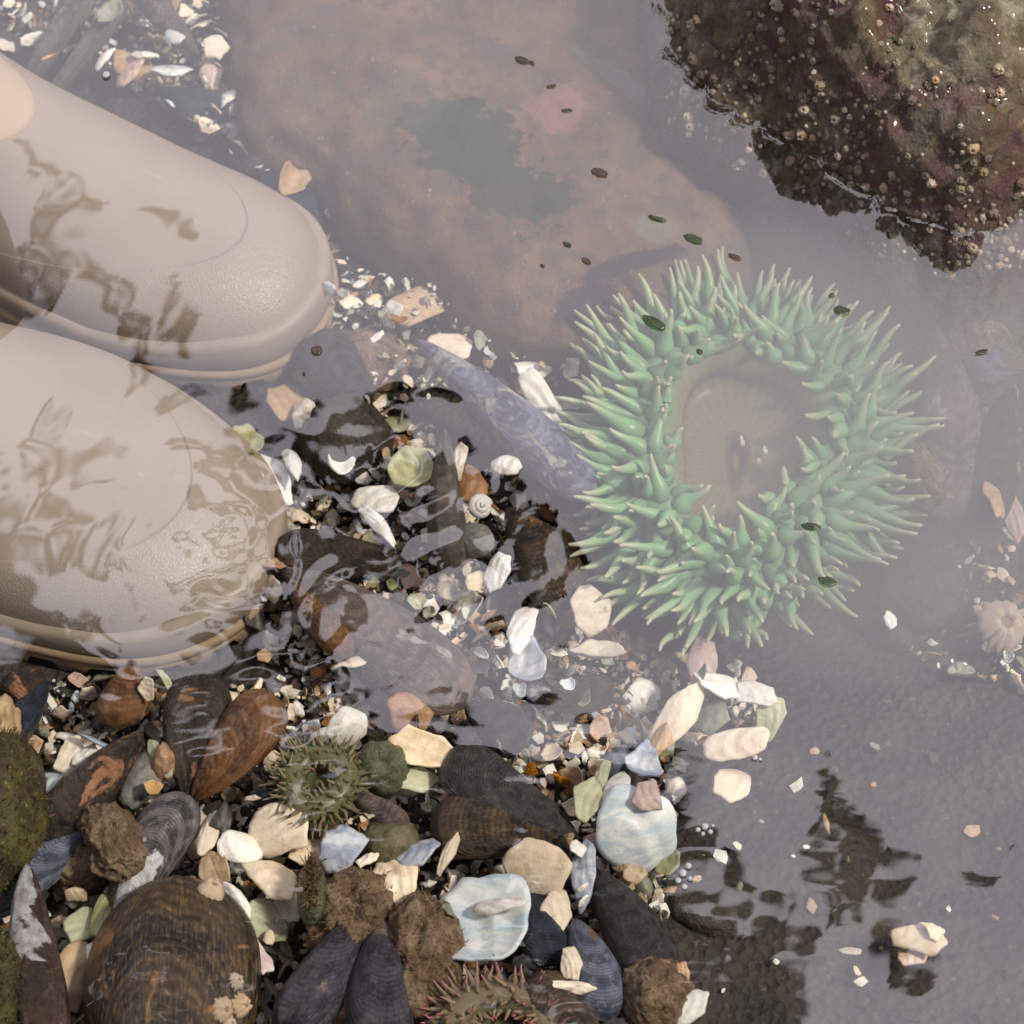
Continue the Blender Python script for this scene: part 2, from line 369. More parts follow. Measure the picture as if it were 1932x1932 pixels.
# ------------------------------------------------------------------ the reddish slab
def rock_from_outline(pts_px, centre_px, zbase, zof, rings, seg, amp, seed, zref=0.0, fall=.05, fine=.0012):
    """a rock whose footprint follows the given outline: rings run from the centre to the rim and down to the bed"""
    C = at(*centre_px, zref); pl = [at(x, y, zref) - C for x, y in pts_px]
    ang = np.array([math.atan2(p.y, p.x) for p in pl]); rad = np.array([p.xy.length for p in pl])
    o = np.argsort(ang); ang, rad = ang[o], rad[o]
    ang = np.concatenate([ang - 2*math.pi, ang, ang + 2*math.pi]); rad = np.tile(rad, 3)
    V, F = [(C.x, C.y, zof(0, C.x, C.y))], []
    qs = np.concatenate([np.linspace(0, 1, rings - 7)[1:], 1 + np.linspace(0, 1, 9)[1:] * 1.0])
    for q in qs:
        for j in range(seg):
            th = -math.pi + 2 * math.pi * j / seg; rr = np.interp(th, ang, rad)
            if q <= 1: x, y, z = C.x + math.cos(th)*rr*q, C.y + math.sin(th)*rr*q, None; z = zof(q, x, y)
            else:
                e = q - 1; r2 = rr + fall * math.sin(e * math.pi / 2) * .55; x, y = C.x + math.cos(th)*r2, C.y + math.sin(th)*r2
                z1 = zof(1, C.x + math.cos(th)*rr, C.y + math.sin(th)*rr); z = z1 + (zbase - z1) * (1 - math.cos(e * math.pi / 2)) ** .8
            nz = fbm((x * 16 + seed, y * 16, z * 16), 4); n2 = fbm((x * 70 + seed, y * 70, z * 70), 4)
            k = amp * nz + fine * n2; out = min(q, 1) ** 3
            V.append((x + math.cos(th) * k * out, y + math.sin(th) * k * out, z + k * (1 - .4 * out)))
    for j in range(seg): F.append((0, 1 + j, 1 + (j + 1) % seg))
    for i in range(len(qs) - 1):
        for j in range(seg):
            k = (j + 1) % seg; a = 1 + i * seg; F.append((a+j, a+seg+j, a+seg+k, a+k))
    return V, F
slab_px = [(425, -40), (440, 60), (462, 150), (485, 215), (540, 262), (600, 300), (700, 385), (770, 450), (830, 502), (900, 560), (960, 602), (1040, 640), (1110, 650), (1180, 635),
           (1270, 600), (1340, 545), (1385, 470), (1388, 390), (1365, 320), (1330, 240), (1290, 150), (1250, 70), (1225, -20), (1150, -300), (900, -420), (600, -380), (470, -200)]
t = NT('red_slab'); v = t.coord()
c = t.mix(t.step(t.noise(v, 14, 5, .6, .5), .38, .66), (.125, .064, .030), (.185, .102, .052))
c = t.mix(t.math('MULTIPLY', t.step(t.noise(v, 60, 6, .7), .42, .60), .8), c, (.075, .052, .034))
c = t.mix(t.step(t.noise(v, 240, 4, .7), .62, .72), c, (.30, .19, .13))
c = t.mix(t.math('MULTIPLY', t.step(t.noise(v, 150, 4, .7), .58, .68), .8), c, (.07, .06, .04))
def patch(px, py, rx, ry, rot=0.0):
    p = at(px, py, -.04); mp = t.n('ShaderNodeMapping', vector_type='TEXTURE'); t.set(mp.inputs[0], t.n('ShaderNodeTexCoord').outputs['Object'])
    mp.inputs[1].default_value = p; mp.inputs[2].default_value = (0, 0, rot); mp.inputs[3].default_value = (rx * PX, ry * PX, 10)
    ln = t.n('ShaderNodeVectorMath', operation='LENGTH'); t.set(ln.inputs[0], mp.outputs[0]); return ln.outputs['Value']
nz = t.noise(v, 85, 6, .74); nzs = t.noise(v, 24, 4, .6)
def pmask(d, k=1.5): return t.step(t.math('ADD', d, t.math('MULTIPLY', t.math('SUBTRACT', nz, .5), k * 2)), 1.05, .80)
c = t.mix(t.math('MULTIPLY', pmask(patch(880, 265, 150, 110, -.6)), .92), c, (.018, .030, .014))
c = t.mix(t.math('MULTIPLY', pmask(patch(975, 365, 130, 90, -.6)), .88), c, (.020, .032, .015))
c = t.mix(t.math('MULTIPLY', pmask(patch(760, 200, 90, 80, 0)), .5), c, (.07, .075, .045))
c = t.mix(pmask(patch(1110, 565, 70, 60, .5), .9), c, (.034, .017, .026))
c = t.mix(pmask(patch(1190, 490, 130, 26, .35), .7), c, (.034, .017, .026))
c = t.mix(t.math('MULTIPLY', pmask(patch(1240, 425, 55, 34, .2), 1.2), .45), c, (.15, .18, .13))
c = t.mix(t.math('MULTIPLY', pmask(patch(1190, 165, 22, 190, .75), .7), .7), c, (.13, .15, .12))
c = t.mix(t.math('MULTIPLY', pmask(patch(1050, 200, 60, 70, 0), .9), .5), c, (.32, .15, .12))
nb = t.bump(nz, .5, .005); nb = t.bump(t.noise(v, 300, 5, .7), .7, .0015, nb)
M['slab'] = t.end(c, .7, nb)
V, F = rock_from_outline(slab_px, (900, 130), BED - .01, lambda q, x, y: -.040 + .006 * noise.noise(Vector((x * 14, y * 14, 2))) + .0025 * noise.noise(Vector((x * 45, y * 45, 2))) - .012 * q ** 6 - .06 * max(0, q - .93), 60, 260, .006, 5, -.045, .02)
slab = put('rock_slab', mesh('rock_slab', V, F, M['slab']))
tag(slab, 'large flat reddish brown rock slab with dark green algae patches, lying under the water', 'rock')
LAND.append((900, 300, 'reddish rock slab'))

# ------------------------------------------------------------------ the barnacled boulder
bould_px = [(1254, 0), (1268, 60), (1285, 105), (1330, 165), (1395, 210), (1450, 235), (1530, 285), (1590, 320), (1640, 355), (1690, 395), (1750, 425), (1810, 445), (1860, 447), (1932, 410), (2020, 345),
            (2150, 200), (2200, 0), (2150, -250), (1950, -400), (1650, -380), (1400, -250), (1280, -100)]
def bz(q, x, y):
    e = max(0.0, 1 - q); z = .088 * (1 - (1 - e) ** 4.2) - .003
    z += .020 * noise.noise(Vector((x * 22, y * 22, 11))) * min(1, e * 4) + .010 * noise.noise(Vector((x * 48, y * 48, 5))) * min(1, e * 5) + .004 * abs(noise.noise(Vector((x * 105, y * 105, 8)))) * min(1, e * 6)
    z += .007 * (1 - 2 * abs(noise.noise(Vector((x * 62, y * 62, 4))))) * min(1, e * 5) * .6
    return z
V, F = rock_from_outline(bould_px, (1720, 10), BED - .012, bz, 110, 420, .0060, 21, 0.0, .034, .0048)
t = NT('boulder'); v = t.coord()
base = t.ramp(t.noise(v, 26, 6, .62, .6), [(.30, (.075, .022, .030)), (.42, (.150, .055, .050)), (.52, (.135, .085, .042)), (.62, (.21, .16, .065)), (.74, (.18, .050, .052))])
base = t.mix(t.step(t.noise(v, 80, 6, .66, .8), .52, .66), base, (.038, .022, .017))
base = t.mix(t.math('MULTIPLY', t.step(t.noise(v, 130, 5, .7, .5), .56, .66), .8), base, (.15, .125, .065))
base = t.mix(t.step(t.noise(v, 48, 4, .6, 1.0), .60, .68), base, (.075, .016, .020))
p0 = at(1840, 60, .06); mp = t.n('ShaderNodeVectorMath', operation='DISTANCE'); t.set(mp.inputs[0], t.n('ShaderNodeTexCoord').outputs['Object']); mp.inputs[1].default_value = p0
pale = t.step(t.math('ADD', mp.outputs['Value'], t.math('MULTIPLY', t.noise(v, 40, 5, .65), .09)), .105, .06)
base = t.mix(t.math('MULTIPLY', pale, .85), base, t.mix(t.step(t.noise(v, 90, 5, .65), .42, .62), (.24, .21, .11), (.50, .45, .29)))
base = t.mix(t.step(t.noise(v, 420, 3, .7), .62, .70), base, (.30, .20, .12))
nb = t.bump(t.noise(v, 55, 5, .6), .7, .006); nb = t.bump(t.voro(v, 170), .7, .003, nb); nb = t.bump(t.noise(v, 330, 6, .72), 1, .0036, nb)
M['boulder'] = t.end(base, t.math('MULTIPLY_ADD', t.noise(v, 60, 4), .42, .10), nb, .6, 0, .7)
boulder = put('boulder', mesh('boulder', V, F, M['boulder']))
tag(boulder, 'wet dark brown boulder crusted with barnacles, rising out of the water', 'rock')
LAND.append((1640, 340, 'barnacled boulder'))
bvh_boulder = BVHTree.FromPolygons(V, F)
VB, FB = V, F
bm_ = []
for s in range(6):
    bv, bf, mi = barnacle_shape(s, 1, [.75, .9, .6, .8, 1.0, .7][s], [.14, .22, .12, .28, .17, .2][s])
    for mk in ('barn', 'barn2', 'barn3'): bm_.append((mesh('barnacle', bv, bf, [M[mk], M['hole']], midx=mi), bv, bf, mi))
rb = random.Random(3); cand = []
tries = 0
while len(cand) < 520 and tries < 9000:
    tries += 1; px, py = rb.uniform(1250, 1932), rb.uniform(0, 520)
    hit, nrm, _, _ = bvh_boulder.ray_cast(EYE, ray(px, py))
    if hit is None or hit.z < -.03: continue
    clus = noise.noise(Vector((hit.x * 42, hit.y * 42, 2)))
    dens = .16 + .8 * math.exp(-max(hit.z, 0) / .022) + 1.3 * max(0, clus) - .25 * (clus < -.1)
    if px > 1700 and py < 150: dens *= .3
    if rb.random() > dens * .75: continue
    r = .0011 + .0026 * rb.random() ** 2.2
    if rb.random() < .06: r *= 1.45
    if any((hit - h).length < (r + rr) * .70 for h, _, rr in cand): continue
    cand.append((hit, nrm, r))
order = sorted(cand, key=lambda c_: -c_[2])
rest = []
for i, (h, nrm, r) in enumerate(order):
    u = rb.random(); mk = (0 if u < .30 else 1 if u < .68 else 2); me, bv, bf, mi = bm_[rb.randrange(6) * 3 + mk]
    nrm = (nrm + Vector((rb.uniform(-.25, .25), rb.uniform(-.25, .25), .1))).normalized()
    mat = nrm.to_track_quat('Z', 'Y').to_matrix().to_4x4() @ Matrix.Rotation(rb.uniform(0, 6), 4, 'Z') @ Matrix.Scale(r, 4); mat.translation = h
    if i < 99:
        o = put('barnacle', me, boulder); o.matrix_local = mat
    else: rest.append(([mat @ Vector(p) for p in bv], bf, mi, mk))
V, F, MI = [], [], []
for pv, pf, mi, mk in rest:
    o = len(V); V.extend(pv); F.extend([tuple(i + o for i in f) for f in pf]); MI.extend([3 if i else mk for i in mi])
ob = put('small_barnacles', mesh('small_barnacles', V, F, [M['barn'], M['barn2'], M['barn3'], M['hole']], midx=MI), boulder); ob['kind'] = 'stuff'
# weed fringe and a dark mussel wedged at the waterline
for px, py, L, a, mk in ((1690, 75, .005, .2, 'scrapg'),):
    hit, nrm, _, _ = bvh_boulder.ray_cast(EYE, ray(px, py)); bv, bf, ga = plate(L * 1.2, L * .8, 4, .2, .2, 5, .0006)
    o = tag(put('weed_or_reflection_gap', mesh('weed_or_reflection_gap', bv, bf, M[mk]), None, hit + nrm * .001), 'tiny bright green weed scrap stuck on the upper face of the boulder', 'seaweed')
    o.rotation_euler = nrm.to_track_quat('Z', 'Y').to_euler()

# ------------------------------------------------------------------ mussels
def mussel(p0, p1, wpx, h, mk, label, z0=-.06, z1=-.06, name='mussel_shell', seed=1, roll=0, group=None, land=None, parent=None, lower=.25, blunt=5., cat='shell', bend=.12, wav=.02):
    A, B = at(*p0, z0), at(*p1, z1); L = (B - A).length; d = (B - A).normalized()
    W = wpx * PX * 1.06
    v, f, a = mussel_shape(L, W, h, seed, bend, lower=lower, blunt=blunt, wav=wav)
    me = mesh(name, v, f, M[mk], a)
    o = put(name, me); m = basis(d, (0, 0, 1), A) @ Matrix.Rotation(roll, 4, 'X')
    if parent is not None: o.parent = parent; o.matrix_local = m
    else:
        o.matrix_world = m
        tag(o, label, cat, group)
        LAND.append(((p0[0] + p1[0]) / 2, (p0[1] + p1[1]) / 2, land)) if land else None
    n = max(2, int(L / (W * .6)))
    for i in range(n):
        c_ = A.lerp(B, (i + .5) / n); OCC.append((c_.x, c_.y, W * .40))
    return o
def bar_on(o, spots, mk=0):
    """barnacles grown onto a shell: children at (t, v) of its upper valve"""
    vs = o.data.vertices; nv = 26; nt = 46
    for k, (ti, vi, r) in enumerate(spots):
        p = vs[int(ti * (nt - 1)) * nv + int(vi * (nv - 1))]; me = bm_[(k % 6) * 3 + mk][0]
        b = put('barnacle', me, o); m = Vector(p.normal).to_track_quat('Z', 'Y').to_matrix().to_4x4() @ Matrix.Scale(r, 4); m.translation = p.co; b.matrix_local = m
big = mussel((322, 2230), (336, 1668), 292, .040, 'm_brown', 'big dark brown mussel shell with curved growth rings and orange barnacles', -.055, -.050, seed=3, land='big ringed mussel', blunt=3.4, bend=.05, roll=-.08)
bar_on(big, [(.80, .30, .0065), (.52, .17, .0055), (.50, .24, .006), (.57, .20, .004), (.44, .13, .005), (.47, .20, .004), (.40, .2, .005)], 0)
stripe = mussel((50, 1632), (92, 2000), 96, .020, 'm_stripe', 'blue white mussel shell with dark brown chevron streaks, pointed tip upwards', -.036, -.040, seed=2, land='chevron streaked mussel', roll=.25)
mussel((214, 1752), (352, 1500), 102, .016, 'm_worn', 'worn chalky white mussel shell with a blue tip and black edge', -.055, -.046, seed=5, land='worn white mussel', roll=.2)
mussel((268, 1382), (78, 1605), 104, .018, 'm_peel', 'dark brown mussel shell with orange skin peeling along one side', -.050, -.052, seed=4, land='peeling brown mussel', roll=-.2)
mussel((205, 1560), (-40, 1725), 78, .018, 'm_blue', 'long blue grey mussel shell running under the mossy stone at the frame edge', -.056, -.052, seed=6, land='long blue grey mussel')
mussel((92, 1290), (-30, 1440), 78, .014, 'm_navy', 'slate navy mussel shell lying in shade just below the lower boot', -.060, -.056, seed=7, land='slate navy mussel', blunt=8)
pr = bpy.data.objects.new('mussel', None); COL.objects.link(pr); pr.location = (0, 0, 0)
tag(pr, 'gaping rusty brown mussel with two valves open around a black gap', 'mussel'); LAND.append((400, 1400, 'gaping rusty mussel'))
mussel((352, 1510), (385, 1270), 120, .017, 'm_peel', '', -.062, -.050, 'valve', 9, .45, parent=pr)
mussel((368, 1512), (520, 1315), 128, .018, 'm_rust', '', -.060, -.050, 'valve', 8, -.35, parent=pr)
fn = bpy.data.objects.new('mussel', None); COL.objects.link(fn)
tag(fn, 'fan shaped black and brown mussel, its valves spread from a point on the right', 'mussel'); LAND.append((960, 1510, 'fan shaped mussel'))
mussel((1092, 1592), (838, 1432), 130, .018, 'm_black', '', -.062, -.050, 'valve', 11, .35, parent=fn, blunt=9)
mussel((1092, 1594), (812, 1552), 118, .016, 'm_brown', '', -.064, -.054, 'valve', 12, -.3, parent=fn, blunt=9)
mussel((786, 640), (1120, 938), 104, .015, 'm_lav', 'long lavender blue mussel shell slanting down towards the green anemone', -.050, -.046, seed=13, land='lavender mussel', roll=.15, blunt=6)
mussel((530, 1065), (880, 1330), 150, .016, 'm_grey', 'large pinkish grey mussel shell under rippled water below the lower boot toe', -.058, -.056, seed=15, land='pinkish grey mussel', blunt=6)
mussel((838, 810), (850, 1075), 74, .022, 'wood', 'fibrous grey brown driftwood piece standing among cream shells', -.036, -.054, 'driftwood', 14, land='driftwood piece', cat='wood', blunt=12, lower=1)
mussel((700, 1712), (540, 1960), 110, .018, 'm_purple', 'dark purple mussel shell at the bottom edge, leaning left from the algae stones', -.050, -.046, seed=17, land='dark purple mussel', roll=.3)
mussel((716, 1735), (722, 2010), 112, .020, 'm_purple', 'purple grey mussel shell at the bottom edge, pointing straight up', -.046, -.042, seed=18, land='purple grey mussel', roll=-.25)
mussel((1120, 1640), (1250, 1870), 112, .016, 'm_black', 'near black mussel shell between the blue grey shell and the dark silt', -.062, -.058, seed=19, land='near black mussel')
mussel((1150, 2010), (985, 1860), 130, .020, 'm_brown', 'brown striped mussel shell beside the pink tipped anemone at the bottom edge', -.055, -.050, seed=21, land='brown striped mussel')
mussel((1085, 1735), (1145, 1925), 92, .014, 'm_blue', 'blue grey mussel shell with a pale rim near the bottom edge', -.050, -.052, seed=23, land='pale rimmed blue shell', roll=-.2)
mussel((1010, 1660), (1040, 1830), 90, .014, 'm_navy', 'inky blue mussel shell hugging the pearly bowl shell', -.060, -.056, seed=24, roll=-.3, land='inky blue mussel')
mussel((1770, 620), (1800, 980), 150, .016, 'm_grey', 'blurred pinkish grey mussel shell right of the green anemone', -.058, -.062, seed=25, land='blurred grey mussel', blunt=7)
mussel((1900, 740), (1850, 1000), 110, .018, 'm_black', 'dark mussel shell at the right edge beside the blurred grey one', -.060, -.064, seed=26, land='dark right edge mussel')
mussel((1960, 690), (1820, 690), 90, .014, 'm_blue', 'blue mussel shell at the right edge under the boulder', -.062, -.062, seed=28)
mussel((700, 760), (590, 640), 120, .016, 'm_black', 'dark mussel shell lying under the rim of the red slab', -.07, -.068, seed=29)
mussel((600, 470), (510, 330), 110, .014, 'm_navy', 'deep navy mussel shell between the upper boot and the red slab', -.072, -.07, seed=30, land='deep navy mussel')
mussel((30, 190), (170, -20), 60, .012, 'wood', 'grey brown driftwood stick slanting behind the upper boot', -.066, -.06, 'driftwood', 31, cat='wood', blunt=14, lower=1)
mussel((70, 210), (235, 0), 42, .011, 'wood', 'thinner dark driftwood stick beside the grey brown one', -.066, -.06, 'driftwood', 32, cat='wood', blunt=14, lower=1, land='driftwood sticks')
mussel((375, 105), (262, -25), 62, .012, 'm_grey', 'pale grey long mussel shell at the top edge', -.06, -.056, seed=33, land='pale grey long mussel')
mussel((300, 175), (420, 215), 90, .012, 'm_navy', 'dark mussel shell tucked behind the upper boot', -.074, -.072, seed=34)
mussel((960, 960), (1075, 1150), 120, .018, 'm_brown', 'brown banded mussel shell left of the anemone, half hidden', -.066, -.06, seed=35, land='brown banded mussel')
mussel((540, 1090), (660, 1240), 60, .012, 'm_rust', 'narrow amber brown mussel shell beside the boot toe', -.056, -.052, seed=36)
mussel((760, 1060), (520, 1040), 100, .016, 'm_peel', 'dark mussel shell with a bright orange rim under the ripples', -.062, -.055, seed=37, land='orange rimmed mussel')
mussel((640, 1490), (770, 1560), 46, .012, 'm_grey', 'slender brown mussel edge curving past the small green anemone', -.05, -.05, seed=38)
mussel((255, 1250), (215, 1370), 90, .014, 'm_rust', 'rusty mussel shell in shade under the boot sole', -.062, -.058, seed=39)
mussel((80, 1270), (20, 1330), 80, .014, 'm_peel', 'dark brown shell pressed against the boot sole by the frame edge', -.060, -.058, seed=40)
mussel((880, 1330), (990, 1410), 96, .016, 'm_black', 'black mussel shell above the fan shaped mussel', -.064, -.060, seed=41, land='upper black mussel')
mussel((1010, 1330), (1160, 1300), 70, .012, 'm_brown', 'small brown mussel shell under the lower tentacles of the green anemone', -.066, -.062, seed=42)
mussel((470, 1500), (545, 1530), 48, .010, 'm_navy', 'small black mussel valve between two cream shells', -.058, -.056, seed=43)
mussel((1120, 1480), (1190, 1420), 50, .010, 'm_blue', 'narrow blue mussel valve above the pearly fan shell', -.056, -.052, seed=44)

# ------------------------------------------------------------------ stones
def stone(px, py, wpx, hpx, zc, rz, mk, label, seed, land=None, rot=0.0, amp=.16, cat='stone', name='stone', sub=4):
    v, f = blob(wpx / 2 * PX, hpx / 2 * PX / .9, rz, seed, amp, 5 if mk == 'brownst' and wpx > 90 else sub, rough=.07 if mk == 'brownst' else .03)
    o = put(name, mesh(name, v, f, M[mk]), None, at(px, py, zc), (0, 0, rot)); tag(o, label, cat)
    OCC.append((o.location.x, o.location.y, min(wpx, hpx) * .42 * PX))
    if land: LAND.append((px, py, land))
    return o
def fuzz(o, n, length, seed, mk='fuzz', zmin=.1):
    """short algae filaments grown on a stone, as one part"""
    r = random.Random(seed); V, F = [], []; vs = [v_ for v_ in o.data.vertices if v_.normal.z > zmin]
    for _ in range(n):
        p = r.choice(vs); nr = (Vector(p.normal) + Vector((r.uniform(-.7, .7), r.uniform(-.7, .7), r.uniform(-.2, .5)))).normalized()
        s = nr.cross(Vector((r.uniform(-1, 1), r.uniform(-1, 1), .3))).normalized() * .00028; L = length * r.uniform(.5, 1.3)
        b = Vector(p.co) + Vector((r.uniform(-1, 1), r.uniform(-1, 1), 0)) * .001; m = b + nr * L * .6 + Vector((r.uniform(-1, 1), r.uniform(-1, 1), 0)) * L * .3; e = b + nr * L + Vector((r.uniform(-1, 1), r.uniform(-1, 1), -.5)) * L * .4
        k = len(V); V.extend([b - s, b + s, m + s * .8, m - s * .8, e]); F.extend([(k, k+1, k+2, k+3), (k+3, k+2, k+4)])
    f = put('algae', mesh('algae', V, F, M[mk]), o); f['kind'] = 'stuff'
ms = stone(8, 1545, 150, 300, -.045, .036, 'mossy', 'mossy stone with red and yellow green growth at the left edge', 51, 'mossy stone'); fuzz(ms, 900, .004, 1, 'fuzzg')
ms = stone(-10, 1885, 120, 200, -.040, .030, 'mossy', 'bright green mossy stone in the bottom left corner', 52, 'corner mossy stone'); fuzz(ms, 900, .004, 2, 'fuzzg')
s1 = stone(676, 1748, 160, 160, -.058, .024, 'brownst', 'brown stone covered in fuzzy algae, left of the striped cream shell', 53, 'fuzzy brown stone', amp=.34); fuzz(s1, 500, .0030, 3)
s2 = stone(790, 1815, 140, 220, -.056, .024, 'brownst', 'taller brown algae covered stone beside the pearly bowl shell', 54, 'taller algae stone', amp=.34); fuzz(s2, 420, .0026, 4)
s3 = stone(650, 1900, 150, 150, -.06, .02, 'brownst', 'brown algae stone between the two purple mussels', 55); fuzz(s3, 250, .0026, 5)
stone(652, 835, 185, 150, -.062, .024, 'darkst', 'dark brown rounded stone beyond the toe of the lower boot', 56, 'dark rounded stone')
stone(720, 1450, 105, 90, -.050, .014, 'green', 'dark green stone right of the small green anemone', 57, 'dark green stone')
stone(738, 1595, 105, 90, -.055, .012, 'oliv', 'olive brown pebble beside the blue and white chip', 58, 'olive pebble')
s4 = stone(215, 1590, 104, 130, -.038, .010, 'brownst', 'brown crusty stone chip resting on the long blue grey mussel', 59, 'brown crusty chip', .5, .3); fuzz(s4, 120, .0015, 6)
stone(1238, 1885, 130, 120, -.055, .020, 'brownst', 'rough brown stone near the bottom edge, right of the pale rimmed shell', 60, 'rough brown stone')
stone(1715, 1110, 200, 230, -.078, .022, 'darkst', 'broad dark stone right of the green anemone', 61, 'broad dark stone', 0, .26)
stone(1740, 900, 80, 130, -.05, .016, 'brownst', 'small tan stone resting on the blurred grey mussel', 62, None, .3)
stone(1840, 660, 140, 120, -.064, .018, 'brownst', 'brown stone under the boulder at the right edge', 63)
stone(10, 1370, 55, 90, -.040, .016, 'tan', 'lumpy tan stone at the left edge above the mossy stone', 66, None, 0, .3)
stone(270, 1470, 70, 130, -.058, .008, 'greyst', 'flat olive grey pebble right of the peeling mussel', 67, 'flat grey pebble', -.5)
stone(310, 1440, 46, 60, -.055, .010, 'rust', 'orange brown pebble leaning on the flat grey pebble', 68)
stone(895, 1020, 78, 58, -.046, .010, 'greyst', 'smooth pale grey green pebble at the foot of the driftwood', 69, 'smooth grey pebble', 0, .06)
stone(230, 1690, 46, 100, -.058, .012, 'oliv', 'narrow olive pebble left of the worn white mussel', 70)
stone(150, 1640, 110, 90, -.062, .014, 'brownst', 'brown fuzzy stone right of the chevron streaked mussel', 71)
stone(1350, 1720, 220, 130, -.089, .014, 'darkst', 'dark stone half buried in silt near the bottom edge', 72)
stone(1580, 1650, 200, 200, -.091, .014, 'darkst', 'dark lump of stone sunk in the silt on the right', 73)
stone(660, 690, 230, 150, -.080, .014, 'brownst', 'brown stone in front of the upper boot toe', 74)
stone(1010, 610, 160, 90, -.084, .014, 'darkst', 'dark stone under the lower rim of the red slab', 75)
stone(500, 300, 150, 150, -.080, .016, 'darkst', 'dark stone against the upper left edge of the red slab', 76)
v, f, mi = barnacle_shape(9, 1, .75, .16)
o = tag(put('barnacle', mesh('barnacle', v, f, [M['barn'], M['hole']], midx=mi), None, at(1892, 1180, -.066), (R(18), R(-8), 1)), 'large ribbed tan barnacle on the silt at the right edge', 'barnacle'); o.scale = (.0135, .0135, .0115)
LAND.append((1890, 1170, 'large tan barnacle'))
st = stone(588, 1685, 52, 110, -.036, .012, 'green', 'upright pale green shell stub with a fuzzy brown top', 77, 'fuzzy topped stub', 0, .1, 'shell', 'shell_stub'); fuzz(st, 500, .005, 8, zmin=.75)

